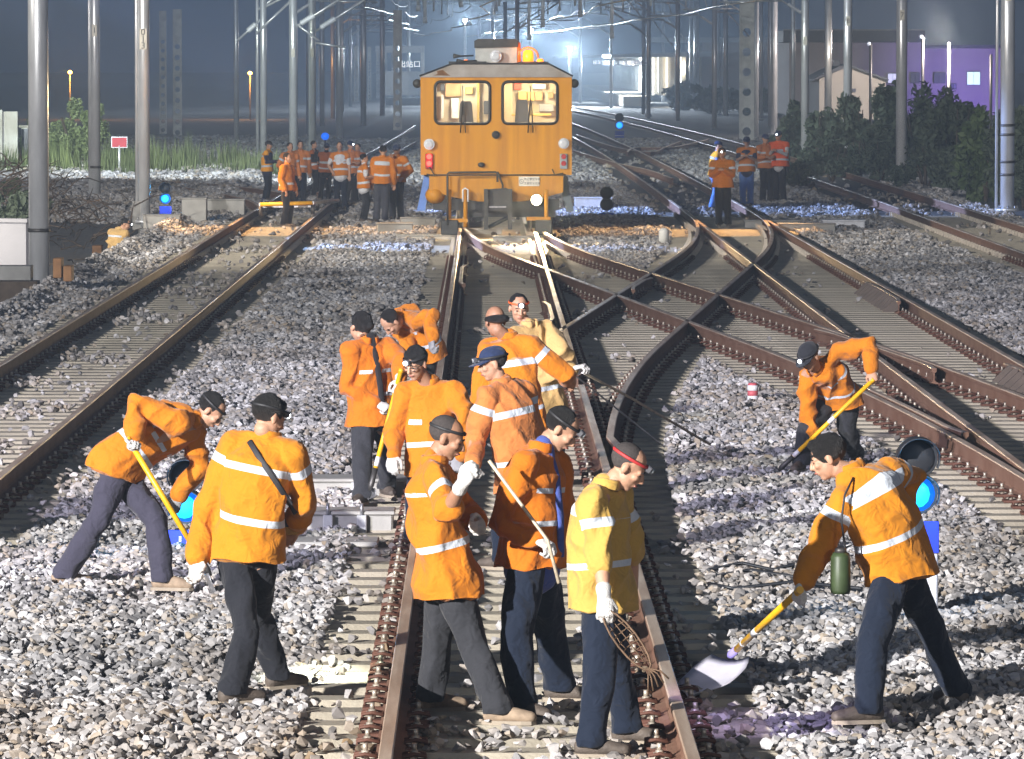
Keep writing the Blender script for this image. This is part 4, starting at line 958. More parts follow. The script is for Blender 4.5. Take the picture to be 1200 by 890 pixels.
# wire scoop of the worker in yellow
g11 = grip(W_[11], 'r'); root = empty('wire_scoop', g11); tag(root, 'rusty wire scoop hanging from the glove of the worker in yellow', 'wire scoop')
M_wire = mat('rusty_wire', (0.14, 0.085, 0.05), .7, .4, .3, scale=30)
e11 = atY(762, 786, g11.y - .1) - g11; mb = MB(); d = e11.normalized(); sd = d.cross(Vector((0, 1, 0))).normalized(); bk = Vector((0, 1, 0))
for u_, v_ in ((0, .0), (.5, .5)):
    pass
rim = []
for i in range(17):
    a = 2 * math.pi * i / 16; rim.append(e11 * .48 + d * (math.cos(a) * e11.length * .50) + sd * (math.sin(a) * .055))
mb.tube(rim, .006, M_wire, 6, cap=False); mb.build('rim', M_wire, root); mb = MB()
for i in range(9):
    t_ = -0.85 + i * .21; w_ = .055 * math.sqrt(max(0, 1 - t_ * t_)); c = e11 * .48 + d * (t_ * e11.length * .5)
    mb.tube([c + sd * w_, c + sd * w_ * .6 + bk * .07, c - sd * w_ * .6 + bk * .07, c - sd * w_], .0035, M_wire, 5)
for j in (-1, 0, 1): mb.tube([e11 * .48 - d * e11.length * .42 + sd * j * .02 + bk * .04, e11 * .48 + sd * j * .04 + bk * .08, e11 * .48 + d * e11.length * .42 + sd * j * .02 + bk * .04], .0035, M_wire, 5)
mb.build('mesh', M_wire, root)
for j in range(5):
    mb = MB(); a = e11 * .96; mb.tube([a, a + d * .05 + sd * (j - 2) * .02, a + d * .085 + sd * (j - 2) * .034 - Vector((0, 0, .03))], .005, M_wire, 5); mb.build('tine', M_wire, root)
# strap bag of the walking worker
w2 = W_[2]; bk2 = -w2['fm']; sp2 = w2['spine']
def onback(w_, t_, side, lift=.032):   # a point on the back of a jacket; t_ 0 hem .. 1 neck
    pts = w_['spine']; x = t_ * (len(pts) - 1); i = min(int(x), len(pts) - 2); f_ = x - i; c = pts[i] * (1 - f_) + pts[i + 1] * f_
    ra = w_['rads'][i][0] * (1 - f_) + w_['rads'][i + 1][0] * f_; rb = w_['rads'][i][1] * (1 - f_) + w_['rads'][i + 1][1] * f_
    s_ = max(-1, min(1, side / rb)); return c + w_['left'] * side - w_['fm'] * (ra * math.sqrt(max(0, 1 - s_ * s_)) + lift)
M_str = mat('bag_strap', (0.03, 0.03, 0.035), .7); M_bag = mat('bag_ochre', (0.30, 0.16, 0.03), .8, 0, .4, scale=14)
root = empty('shoulder_bag', onback(w2, .35, -.17)); b0 = root.location.copy(); tag(root, 'small ochre bag on a black strap at the right hip of the walking worker', 'bag')
def on_surface(w_, px, py, lift=.012):   # point of a worker's jacket seen at a photo pixel, lifted a little off the cloth
    from mathutils.bvhtree import BVHTree
    me = w_['jacket'].data
    if 'bvh' not in w_: w_['bvh'] = BVHTree.FromPolygons([v.co for v in me.vertices], [p.vertices for p in me.polygons])
    d = ray(px, py).normalized(); off_ = w_['base'] * 0
    hit = w_['bvh'].ray_cast(Vector((0, 0, CAMZ)) - (w_['jacket'].location + w_['base']), d)
    if hit[0] is None: return atY(px, py, w_['Y0'] - .15)
    return hit[0] + w_['jacket'].location + w_['base'] - d * lift
mb = MB(); pts = [on_surface(w2, *q) for q in ((292, 517), (301, 532), (312, 548), (322, 563), (332, 578), (341, 592), (347, 602))]
mb.tube([p - b0 for p in pts], [(.004, .016)] * 7, M_str, 8, up=(0, -1, 0)); mb.build('strap', M_str, root)
mb = MB(); bp = w2['WR']['r'] + Vector((-.04, -.05, .02)) - b0; mb.box(bp, (.12, .07, .13), M_bag, rot=Matrix.Rotation(.3, 3, 'Z'), bev=.015); pz = mb.build('pouch', M_bag, root)
mb = MB(); mb.box(bp + Vector((0, -.045, .01)), (.05, .02, .05), M_str, bev=.006); mb.build('buckle', M_str, pz)
# flask of the worker on the right
w3 = W_[13]; fl0 = atY(985, 668, w3['Y0'] - .28); root = empty('flask', fl0 + Vector((0, 0, -.13))); b0 = root.location.copy(); tag(root, 'dark green flask hanging on a cord in front of the worker at the right', 'flask')
M_grn = mat('flask_green', (0.035, 0.055, 0.02), .5, 0, .3, scale=12)
mb = MB(); mb.tube([Vector((0, 0, z)) for z in (0, .02, .2, .225)], [.05, .056, .054, .04], M_grn, 16); mb.build('holder', M_grn, root)
mb = MB(); mb.tube([Vector((0, 0, .225)), Vector((0, 0, .25))], [.034, .03], M_dks, 14); mb.build('lid', M_dks, root)
mb = MB(); mb.tube([Vector((.03, 0, .21)), atY(986, 610, w3['Y0'] - .27) - b0, atY(990, 580, w3['Y0'] - .24) - b0, atY(1000, 560, w3['Y0'] - .12) - b0], .006, M_str, 6); mb.build('cord', M_str, root)

g2 = W_[2]; hl = g2['HC'] + g2['fw'] * .16 + Vector((0, 0, .06))
lamp('headlamp_beam', 'SPOT', tuple(hl), 1500, (.93, 1, .86), aim=tuple(at(372, 790, 0)), size=.03, angle=26, blend=.9)
hl = W_[11]['HC'] + W_[11]['fw'] * .16 + Vector((0, 0, .05)); lamp('headlamp_beam', 'SPOT', tuple(hl), 200, (.62, .52, 1), aim=tuple(at(880, 850, 0)), size=.03, angle=40, blend=.9)  # added violet spot; the headlamp on this head stays unlit
# ================================================================ THE ORANGE RAIL CAR
TY = 110.0; TM = ppm(TY)
def tx(px): return (px - 567) / TM
def tz(py): return CAMZ - (py - 70) / TM
M_to = mat('car_orange_paint', (0.60, 0.265, 0.006), .5, 0, .12, scale=1.3, bump=.06, bscale=14, detail=10, stretch=(5, 1, .30), col2=(0.43, 0.175, 0.008), spec=.3)
M_tr = mat('car_roof_grey', (0.36, 0.34, 0.32), .6, 0, .25, scale=3, col2=(0.22, 0.19, 0.15)); M_tk = mat('car_black_iron', (0.045, 0.045, 0.042), .55, .3, .3, scale=9); M_seal = mat('rubber_seal', (0.015, 0.015, 0.015), .6)
M_int = mat('cab_cream_wall', (0.62, 0.52, 0.33), .6, 0, .08, scale=3); M_seat = mat('cab_seat', (0.06, 0.055, 0.045), .8); M_tan = mat('cab_panel_tan', (0.45, 0.27, 0.10), .6)
M_glass = bpy.data.materials.new('window_glass'); M_glass.use_nodes = True; _b = M_glass.node_tree.nodes['Principled BSDF']; _b.inputs['Roughness'].default_value = .02; _b.inputs['Alpha'].default_value = .10; _b.inputs['Base Color'].default_value = (.8, .85, .85, 1)
M_red_on = mat('tail_lamp_red_lit', (.9, .03, .03), .3, emit=(1, .03, .02), estr=9); M_red = mat('tail_lamp_red', (.35, .02, .02), .25); M_headlens = mat('lamp_lens_clear', (.75, .78, .8), .12, .3, .1, scale=60)
M_warm_on = mat('headlight_lit', (1, .9, .6), .3, emit=(1, .86, .55), estr=40); M_amb_on = mat('beacon_amber_lit', (1, .35, .02), .3, emit=(1, .20, .01), estr=3); M_bluish = mat('blue_lit_grey', (0.10, 0.20, 0.52), .5, 0, .2, scale=5); M_gpl = mat('plough_grey_paint', (0.25, 0.30, 0.32), .5, 0, .2, scale=5)
M_plate = mat('white_sign_plate', (0.70, 0.66, 0.56), .5); M_ink = mat('sign_ink_dark', (0.05, 0.05, 0.05), .6)
car = empty('rail_maintenance_car', (C1 - .02, TY, 0)); tag(car, 'orange rail car with two lit front windows standing on the middle track', 'rail vehicle')
CO = Vector((C1 - .02, TY, 0))
def cb(mb, name, m=None, parent=car): 
    o = mb.build(name, m, parent)
    if parent is car: o.location = (-CO.x, -TY, 0)
    return o
x0, x1 = tx(493), tx(670); zt, zb = tz(91), tz(205)
YF = TY - .0
def rrect(cx, cz, hw, hh, r, n=6):
    pts = []
    for q, (sx, sz) in enumerate(((1, 1), (-1, 1), (-1, -1), (1, -1))):
        for i in range(n + 1):
            a = math.pi / 2 * (q + i / n); pts.append((cx + sx * (hw - r) + math.cos(a) * r, cz + sz * (hh - r) + math.sin(a) * r))
    return pts
def wall_with_hole(mb, X0, X1, Z0, Z1, hole, y0, y1, m):
    """flat wall cell with one rounded opening and real reveal thickness"""
    cx = sum(p[0] for p in hole) / len(hole); cz = sum(p[1] for p in hole) / len(hole); outer = []
    for (x, z) in hole:
        dx, dz = x - cx, z - cz; ts = []
        if dx: ts.append(((X1 if dx > 0 else X0) - cx) / dx)
        if dz: ts.append(((Z1 if dz > 0 else Z0) - cz) / dz)
        t_ = min(ts); outer.append((cx + dx * t_, cz + dz * t_))
    # put exact corners in
    for (X, Z) in ((X0, Z0), (X0, Z1), (X1, Z0), (X1, Z1)):
        i = min(range(len(outer)), key=lambda k: (outer[k][0] - X) ** 2 + (outer[k][1] - Z) ** 2); outer[i] = (X, Z)
    n = len(hole); vs = [(x, y0, z) for x, z in hole] + [(x, y0, z) for x, z in outer] + [(x, y1, z) for x, z in hole] + [(x, y1, z) for x, z in outer]
    fs = []
    for i in range(n):
        j = (i + 1) % n; fs += [(i, j, j + n, i + n), (2 * n + i, 3 * n + i, 3 * n + j, 2 * n + j), (i, 2 * n + i, 2 * n + j, j), (i + n, j + n, j + 3 * n, i + 3 * n)]
    mb.add(vs, fs, m)
wins = [((510 + 574) / 2, (574 - 510) / 2), ((589 + 653) / 2, (653 - 589) / 2)]
zmid = tz(152); mb = MB(); xm = tx(581.5)
wz = (tz(96) + tz(145)) / 2; wh = (tz(96) - tz(145)) / 2
holes = [rrect(tx(c), wz, hw_ / TM, wh, .11) for c, hw_ in wins]
wall_with_hole(mb, x0, xm, zmid, zt, holes[0], YF, YF + .05, M_to); wall_with_hole(mb, xm, x1, zmid, zt, holes[1], YF, YF + .05, M_to)
mb.box(((x0 + x1) / 2, YF + .025, (zb + zmid) / 2), (x1 - x0, .05, zmid - zb), M_to)
L_ = 13.0
for x in (x0 + .03, x1 - .03): mb.box((x, YF + .05 + L_ / 2, (zb + zt) / 2), (.06, L_, zt - zb), M_to)
mb.box(((x0 + x1) / 2, YF + .05 + L_ / 2, zb + .06), (x1 - x0 - .13, L_, .1), M_to); mb.box(((x0 + x1) / 2, YF + L_ + .03, (zb + zt) / 2), (x1 - x0 - .13, .05, zt - zb - .01), M_to)
cb(mb, 'body', M_to)
# roof: grey, sloped shoulders
zr = tz(75.5); mb = MB(); mb.prism([(x0 - .01, zt + .003), (x0 - .01, zt + .03), (tx(530), zr), (tx(643), zr), (x1 + .01, zt + .03), (x1 + .01, zt + .003)], 'y', YF - .03, YF + L_ + .08, M_tr); rf = cb(mb, 'roof', M_tr)
mb = MB(); mb.tube([(x0 - .02, YF - .035, zt + .03), (tx(530), YF - .035, zr + .01), (tx(643), YF - .035, zr + .01), (x1 + .02, YF - .035, zt + .03)], .018, M_seal, 6); cb(mb, 'roof_edge', M_seal)
mb = MB(); M_ruststain = mat('rust_stain', (0.16, 0.075, 0.025), .9, 0, .4, scale=20)
mb.add([(tx(508), YF - .033, zt + .04), (tx(528), YF - .033, zt + .035), (tx(524), YF - .033, zt + .08), (tx(519), YF - .033, zt + .15), (tx(512), YF - .033, zt + .13), (tx(513), YF - .033, zt + .07)], [(0, 1, 2, 3, 4, 5)], M_ruststain); cb(mb, 'rust_patch', M_ruststain)
# roof unit
mb = MB(); ux0, ux1, uz0, uz1 = tx(557), tx(606), zr - .02, tz(47); mb.prism([(ux0, uz0), (ux0, uz1 - .10), (ux0 + .05, uz1), (ux1 - .03, uz1), (ux1, uz1 - .06), (ux1, uz0)], 'y', YF + .25, YF + 1.6, M_gpl if False else mat('roof_unit_grey', (0.40, 0.41, 0.39), .5, 0, .15, scale=4)); un = cb(mb, 'roof_unit')
mb = MB(); mb.prism([(ux0 - .02, uz1 - .16), (ux0 - .02, uz1 - .02), (ux0 + .06, uz1 + .02), (ux1 - .02, uz1 + .02), (ux1 + .02, uz1 - .03), (ux1 + .02, uz1 - .14)], 'y', YF + .20, YF + 1.64, M_tk); mb.build('unit_cover', M_tk, un)
def lampround(cx, cz, r, y, lens, body=M_tk, name='headlight', depth=.12, parent=car, label=None):
    mb = MB(); mb.tube([(cx, y + depth, cz), (cx, y, cz)], [r * .8, r], body, 18); mb.tube([(cx, y + .001, cz), (cx, y - .02, cz)], [r * 1.08, r * 1.08], body, 18)
    o = cb(mb, name, body) ; mb = MB(); mb.tube([(cx, y - .018, cz), (cx, y - .03, cz), (cx, y - .04, cz)], [r * .9, r * .85, r * .5], lens, 18); mb.build('lens', lens, o)
    if label: tag(o, label)
    return o
lampround(tx(581), tz(66), .11, YF + .1, M_headlens, M_steel, 'roof_headlight')
lampround(tx(503), tz(169), .10, YF - .06, M_headlens, M_steel, 'headlight'); lampround(tx(660.5), tz(168), .10, YF - .06, M_headlens, M_steel, 'headlight')
lampround(tx(581), tz(158), .075, YF - .03, M_seal, M_tk, 'front_camera')
lampround(tx(628.5), tz(234), .115, YF - .15, M_warm_on, M_tk, 'lower_headlight', label='lit lower headlight')
for k, xx in enumerate((503, 660.5)):
    mb = MB(); mb.box((tx(xx), YF - .03, tz(189)), (.15, .06, .30), M_gpl if k else M_red, bev=.01); o = cb(mb, 'tail_lamp_box')
    for j, yy in enumerate((183.5, 191.5)):
        lit = (k == 0); mb = MB(); mb.tube([(tx(xx), YF - .06, tz(yy)), (tx(xx), YF - .085, tz(yy))], [.052, .045], M_red_on if lit else M_red, 14); mb.build('red_lamp', None, o)
# amber beacons, horns and brackets on the roof
M_ambd = mat('beacon_amber', (.8, .22, .02), .3)
for bx, bz, r, lit in ((619, 65, .11, True), (546, 73, .05, True), (633, 73, .07, True)):
    mb = MB(); c = (tx(bx), YF + .3, tz(bz)); mb.tube([(c[0], c[1], c[2] - r * 1.5), (c[0], c[1], c[2] - r * .4), (c[0], c[1], c[2] + r * .7), (c[0], c[1], c[2] + r)], [r * .9, r, r * .9, r * .45], M_amb_on, 14); cb(mb, 'beacon', M_amb_on)
mb = MB(); mb.tube([(tx(619) + math.cos(a) * .2, YF + .22, tz(66) + math.sin(a) * .2 - .03) for a in [math.pi * i / 10 for i in range(11)]], .018, M_ambd, 6); mb.tube([(tx(608), YF + .3, zr), (tx(608), YF + .3, tz(50))], .04, M_ambd, 8); cb(mb, 'beacon_guard', M_ambd)
for hx, hz in ((537, 66), (541, 72)):
    mb = MB(); mb.tube([(tx(hx) - .09, YF + .1, tz(hz)), (tx(hx) + .05, YF + .14, tz(hz)), (tx(hx) + .3, YF + .2, tz(hz) + .01)], [.05, .018, .016], M_tk, 10); cb(mb, 'horn', M_tk)
mb = MB(); mb.box((tx(548), YF + .3, zr + .03), (.75, .3, .05), M_tk); mb.box((tx(625), YF + .3, zr + .03), (.6, .3, .04), M_tk); cb(mb, 'roof_bracket', M_tk)
# windows: seal, pane, wiper
for (c, hw_), hole in zip(wins, holes):
    cx = tx(c); mb = MB(); rp = rrect(cx, wz, hw_ / TM, wh, .11); mb.tube([(x, YF - .004, z) for x, z in rp + rp[:1]], .03, M_seal, 6, cap=False); w_ = cb(mb, 'window', M_seal)
    mb = MB(); mb.add([(x, YF + .03, z) for x, z in rrect(cx, wz, hw_ / TM - .01, wh - .01, .1)], [tuple(range(len(rp)))], M_glass); mb.build('pane', M_glass, w_)
    mb = MB(); mb.tube([(cx - .04, YF - .06, wz - wh - .18), (cx - .01, YF - .05, wz - .1), (cx + .01, YF - .04, wz + .05)], .012, M_tk, 6); mb.tube([(cx + .06, YF - .06, wz - wh - .18), (cx + .03, YF - .05, wz - .02), (cx + .01, YF - .04, wz + .02)], .012, M_tk, 6)
    mb.tube([(cx + .01, YF - .045, wz - .25), (cx + .005, YF - .045, wz + .34)], .008, M_seal, 6); mb.build('wiper', M_tk, w_)
# cab interior
mb = MB(); yi = YF + 2.0; xa, xb = x0 + .07, x1 - .07
mb.box(((xa + xb) / 2, yi + .02, (zb + zt) / 2 + .05), (xb - xa, .04, zt - zb - .14), M_int); mb.box(((xa + xb) / 2, YF + 1.05, zt - .03), (xb - xa, 1.8, .03), M_int)
mb.box((tx(581), YF + 1.2, 2.6), (.10, 1.5, 1.2), M_int); cb(mb, 'cab_wall', M_int)
M_ind = mat('cab_dark_items', (0.03, 0.035, 0.04), .5); M_red2 = mat('cab_red_notice', (0.55, 0.09, 0.03), .6); M_yel2 = mat('cab_yellow_box', (0.62, 0.42, 0.08), .5); M_gri = mat('cab_grey_box', (0.35, 0.36, 0.34), .5); M_wh2 = mat('cab_white_panel', (0.75, 0.74, 0.68), .5)
for (a, b_, c, d_, mm_, nm) in ((515, 99, 520, 107, M_ind, 'cab_radio'), (521, 98, 540, 114, M_tan, 'cab_cabinet'), (545, 103, 554, 111, M_yel2, 'cab_notice'), (516, 112, 519, 140, M_wh2, 'cab_panel'), (528, 116, 537, 140, M_wh2, 'cab_panel'), (559, 98, 562, 145, M_yel2, 'cab_post'), (567, 119, 574, 135, M_ind, 'cab_screen'),
    (603, 98, 612, 106, M_red2, 'cab_notice'), (625, 99, 641, 105, M_wh2, 'cab_notice'), (608, 108, 618, 119, M_yel2, 'cab_box'), (619, 108, 627, 119, M_yel2, 'cab_box'), (628, 108, 637, 119, M_tan, 'cab_box'), (643, 109, 650, 116, M_tan, 'cab_box'), (633, 123, 651, 132, M_gri, 'cab_console'), (589, 98, 601, 145, M_int, 'cab_door_post'), (600, 134, 647, 137, M_yel2, 'cab_shelf')):
    mb = MB(); q = .14 if nm not in ('cab_shelf',) else .6
    mb.box(((tx(a) + tx(c)) / 2, yi - q, (tz(b_) + tz(d_)) / 2), (tx(c) - tx(a), .12, tz(b_) - tz(d_)), mm_, bev=.01); cb(mb, nm, mm_)
for (cx, zc, sc) in ((546, 132, 1.0), (612, 130, .95)):
    mb = MB(); X = tx(cx); Z = tz(zc); mb.prism([(X - .17 * sc, Z - .45), (X - .12 * sc, Z + .16), (X - .09, Z + .22), (X + .09, Z + .22), (X + .12 * sc, Z + .16), (X + .17 * sc, Z - .45)], 'y', YF + .9, YF + 1.05, M_seat); mb.box((X, YF + .8, Z - .42), (.45, .5, .12), M_seat, bev=.03); cb(mb, 'seat', M_seat)
# grab rail line, lower skirt, sign
mb = MB(); mb.tube([(x0 + .15, YF - .02, tz(205)), (x1 - .12, YF - .02, tz(205))], .014, M_tk, 6); cb(mb, 'lower_rail', M_tk)
mb = MB(); mb.prism([(tx(503), zb - .003), (tx(660), zb - .003), (tx(660), tz(225)), (tx(640), tz(231)), (tx(612), tz(236)), (tx(560), tz(236)), (tx(530), tz(231)), (tx(503), tz(222))], 'y', YF + .0, YF + .06, M_to)
mb.prism([(tx(507), zb - .003), (tx(656), zb - .003), (tx(656), tz(222)), (tx(507), tz(222))], 'y', YF + .07, YF + 12.5, M_tk); cb(mb, 'front_skirt', M_to)
mb = MB(); sx, sz = (tx(608) + tx(632)) / 2, (tz(207) + tz(218)) / 2; mb.box((sx, YF - .012, sz), (.41, .015, .19), M_plate); sg = cb(mb, 'sign', M_plate)
def text_mesh(name, body, size, loc, m, parent, rot=(math.pi / 2, 0, 0), align='CENTER', space=1.0):
    cu = bpy.data.curves.new(name, 'FONT'); cu.body = body; cu.size = size; cu.align_x = align; cu.align_y = 'CENTER'; cu.extrude = .002; cu.space_line = space
    o = bpy.data.objects.new(name, cu); COL.objects.link(o); dg = bpy.context.evaluated_depsgraph_get(); me = bpy.data.meshes.new_from_object(o.evaluated_get(dg)); bpy.data.objects.remove(o)
    me.materials.clear(); me.materials.append(m); q = bpy.data.objects.new(name, me); COL.objects.link(q); q.parent = parent; q.location = loc; q.rotation_euler = rot; return q
text_mesh('lettering', '禁止攀登车辆\n注意安全距离', .055, (sx + .06, YF - .023, sz), M_ink, sg, space=1.5)
mb = MB(); mb.tube([(sx - .15 + math.cos(a) * .04, YF - .022, sz + math.sin(a) * .04) for a in [2 * math.pi * i / 16 for i in range(17)]], .005, M_ink, 5, cap=False); mb.box((sx - .15, YF - .022, sz), (.05, .004, .008), M_ink, rot=Matrix.Rotation(.8, 3, 'Y')); mb.build('emblem', M_ink, sg)
# hand rails, gate, uprights and buffer beam
def tb(name, pts, r, m): mb = MB(); mb.tube([(tx(a), YF - b_, tz(c)) for a, b_, c in pts], r, m, 8); return cb(mb, name, m)
tb('handrail', [(524.5, .25, 263), (524.5, .25, 204), (526, .25, 202), (581, .25, 201.5), (583, .25, 203), (583, .25, 213)], .022, M_tk); tb('handrail', [(583, .25, 201), (589, .2, 216), (589, .2, 235)], .02, M_tk)
tb('grab_handle', [(542.5, .28, 236), (542.5, .28, 222), (545, .28, 220), (548.5, .28, 222), (548.5, .28, 236)], .018, M_wht)
for px_ in (526.5, 545.5, 640): tb('upright', [(px_, .15, 266), (px_, .15, 222)], .042, M_to)
mb = MB(); mb.box(((tx(522) + tx(548)) / 2, YF - .15, tz(258)), (tx(548) - tx(522), .1, .07), M_to); mb.box(((tx(617) + tx(645)) / 2, YF - .15, tz(256)), (tx(645) - tx(617), .1, .07), M_to); cb(mb, 'step', M_to)
mb = MB(); mb.box(((tx(503) + tx(660)) / 2, YF + .25, tz(240)), (tx(655) - tx(507), .25, .22), M_tk); mb.box((tx(595), YF + .4, tz(250)), (1.9, .25, .16), M_tk); cb(mb, 'buffer_beam', M_tk)
for k, (a, c) in enumerate(((567, 572), (595, 600))):
    mb = MB(); mb.box(((tx(a) + tx(c)) / 2, YF - .3, (tz(221) + tz(268)) / 2), (tx(c) - tx(a), .2, tz(221) - tz(268)), M_tk); cb(mb, 'coupler_post', M_tk)
mb = MB(); mb.prism([(tx(567), tz(222)), (tx(593), tz(220)), (tx(600), tz(224)), (tx(601), tz(247)), (tx(567), tz(247))], 'y', YF - .28, YF + .05, M_tk); mb.box((tx(583), YF - .32, tz(242)), (.34, .02, .02), M_steel); mb.tube([(tx(572), YF - .25, tz(266)), (tx(596), YF - .25, tz(254))], .04, M_tk, 8); cb(mb, 'coupler', M_tk)
for k, px_ in enumerate((504, 652)):   # air tank end, hose
    mb = MB(); mb.ell((tx(px_ + 6 if k == 0 else px_), YF + .15, tz(229)), (.2, .22, .17), M_to, n=18, k=12); 
    if k == 0: cb(mb, 'air_tank', M_to)
mb = MB(); mb.tube([(tx(503), YF - .07, tz(195)), (tx(510), YF - .07, tz(206)), (tx(500), YF - .05, tz(204))], .014, M_tk, 6); mb.tube([(tx(647), YF - .07, tz(198)), (tx(650), YF - .08, tz(205)), (tx(660), YF - .05, tz(203))], .014, M_tk, 6); cb(mb, 'lamp_cable', M_tk)
mb = MB(); mb.ell((tx(564), YF - .05, tz(193)), (.07, .05, .05), M_tk); cb(mb, 'door_latch', M_tk)
for a, c, m_, pts in ((0, 0, M_bluish, [(497, 205), (503, 205), (503, 214), (501, 222), (498, 248), (488, 248), (493, 225), (495, 214)]), (0, 0, M_gpl, [(662, 205), (666, 208), (667, 222), (673, 248), (664, 250), (659, 228), (660, 212)])):
    mb = MB(); mb.prism([(tx(x), tz(y)) for x, y in pts], 'y', YF + .6, YF + .75, m_); cb(mb, 'ballast_plough', m_)  # blue light on the left plough is put into its colour
for s in (-1, 1):
    mb = MB(); xx = C1 + s * .75
    for yy in (YF + 2.2, YF + 10): mb.tube([(xx - .06, yy, .62), (xx + .06, yy, .62)], .42, M_tk, 28); mb.tube([(xx - s * .05, yy, .62), (xx - s * .09, yy, .62)], .45, M_steel, 28)
    cb(mb, 'wheel', M_tk)
for s, px_ in ((-1, 489), (1, 673)):
    mb = MB(); mb.ell((tx(px_), YF + .1, tz(98)), (.09, .07, .09), M_tk, n=14, k=10); mb.tube([(tx(px_), YF + .1, tz(98)), (tx(px_) - s * .12, YF + .12, tz(97))], .02, M_tk, 6); cb(mb, 'side_lamp', M_tk)
for px_ in (527, 637):
    mb = MB(); mb.box((tx(px_), YF - .1, .28), (.35, .25, .3), M_tk, bev=.02); cb(mb, 'rail_guard', M_tk)
# lamps that the car carries, plus one added underneath
lamp('cab_light', 'POINT', (tx(541), YF + 1.0, 3.12), 100, (1, .90, .72), size=.12); lamp('cab_light', 'POINT', (tx(625), YF + 1.0, 3.12), 100, (1, .86, .60), size=.12)
lamp('headlight_beam', 'SPOT', (tx(628.5), YF - .25, tz(234)), 5000, (1, .72, .38), aim=(tx(628.5) - .2, YF - 8, -.3), size=.08, angle=75, blend=.9)
lamp('beacon_light', 'POINT', (tx(619), YF + .05, tz(60)), 12, (1, .30, .03), size=.1)
lamp('tail_light', 'POINT', (tx(503), YF - .25, tz(187)), .7, (1, .05, .03), size=.05)
lamp('under_car_fill', 'POINT', (tx(560), YF + .9, .55), 120, (1, .70, .40), size=.1)  # added warm point, brightens the ground beneath the car
# ================================================================ MASTS, SIGNALS AND TRACKSIDE THINGS
M_galv = mat('galvanised_steel', (0.74, 0.75, 0.76), .3, .5, .16, scale=5, stretch=(1, 1, .25), bump=.03); M_cpole = mat('concrete_pole', (0.60, 0.59, 0.55), .85, 0, .2, scale=3, bump=.2)
M_cgrey = mat('grey_concrete_block', (0.30, 0.295, 0.28), .9, 0, .2, scale=4, bump=.3)
MAST = {}
def tube_mast(px, yb, wpx, label, plate=None, platey=None, top=9.0, bands=(), blue=False, Y=None, pipe=None):
    p = at(px, yb, 0.0) if Y is None else atY(px, yb, Y); d = wpx / ppm(p.y); root = empty('steel_mast', (p.x, p.y, p.z)); tag(root, label, 'mast', 'steel masts along the tracks')
    mb = MB(); mb.tube([(0, 0, -.5), (0, 0, top)], [d / 2, d / 2 * .97], M_galv, 24); mb.build('pole', M_galv, root)
    mb = MB(); mb.tube([(0, 0, .01), (0, 0, .07)], d * .85, M_galv, 20); 
    for i in range(8): a = i * math.pi / 4; mb.cyl((math.cos(a) * d * .7, math.sin(a) * d * .7, .07), (math.cos(a) * d * .7, math.sin(a) * d * .7, .14), .02, M_steel, 6)
    mb.build('base_flange', M_galv, root)
    for by in bands:
        z = atY(px, by, p.y).z - p.z; mb = MB(); mb.tube([(0, 0, z - .03), (0, 0, z + .03)], d / 2 + .018, M_dks, 24); mb.build('band', M_dks, root)
    if plate:
        z = atY(px, platey, p.y).z - p.z; mb = MB(); mb.box((0, -d / 2 - .012, z), (.16 if len(plate) > 1 else .13, .012, .46 if len(plate) > 1 else .30), M_plate); pl = mb.build('number_plate', M_plate, root)
        text_mesh('lettering', '\n'.join(plate), .20, (0, -d / 2 - .022, z), M_ink, pl, space=.75)
    MAST[label] = (root, p)
    if pipe:
        mb = MB(); mb.tube([(pipe * d, -.03, 0), (pipe * d, -.03, top)], .035, M_galv, 8); mb.build('down_pipe', M_galv, root)
    return root
tube_mast(46, 345, 24, 'thickest steel mast, standing on the left beside the low white wall', bands=(270, 336), Y=92)
tube_mast(112, 236, 12, 'slim steel mast between the leafy bush and the red sign', '1', 36, bands=(196,), pipe=-.55)
tube_mast(169, 262, 14, 'steel mast with the number 013 beside the blue signal on the left', '013', 46, pipe=-.6)
tube_mast(277, 170, 6, 'thin steel mast standing alone left of the crowd')
tube_mast(302, 186, 4, 'very thin mast touching the left side of its wider neighbour behind the crowd'); tube_mast(309, 188, 8, 'mast directly behind the leftmost crowd members')
tube_mast(344, 190, 10, 'mast with a small pale plate rising behind the middle of the crowd', ' ', 62); tube_mast(366, 188, 9, 'bright mast just left of the blue star lamp', ' ', 62)
tube_mast(907, 158, 8, 'bright mast behind the man in the orange-red vest'); tube_mast(929, 168, 5, 'thin mast right of the supervisors')
tube_mast(943, 192, 9, 'steel mast, first one right of the supervisors', ' ', 48); tube_mast(993, 206, 10, 'steel mast in front of the gabled house', '8', 25); tube_mast(1056, 218, 13, 'steel mast in front of the long building', '7', 18)
tube_mast(1180, 248, 17, 'steel mast with dark bands at the right edge', '4', -6, bands=(147, 158, 190, 205), pipe=-.75)
tube_mast(760, 137, 5, 'dark thin mast in front of the station platform')
for i, (px, yb, w_) in enumerate(((793, 130, 4), (816, 128, 6), (841, 128, 5), (892, 140, 4))): tube_mast(px, yb, w_, ('narrow far mast right of the station signs', 'wider far mast before the lit beige wall', 'far mast between the beige wall and the white pole', 'far mast just right of the pole with round holes')[i])
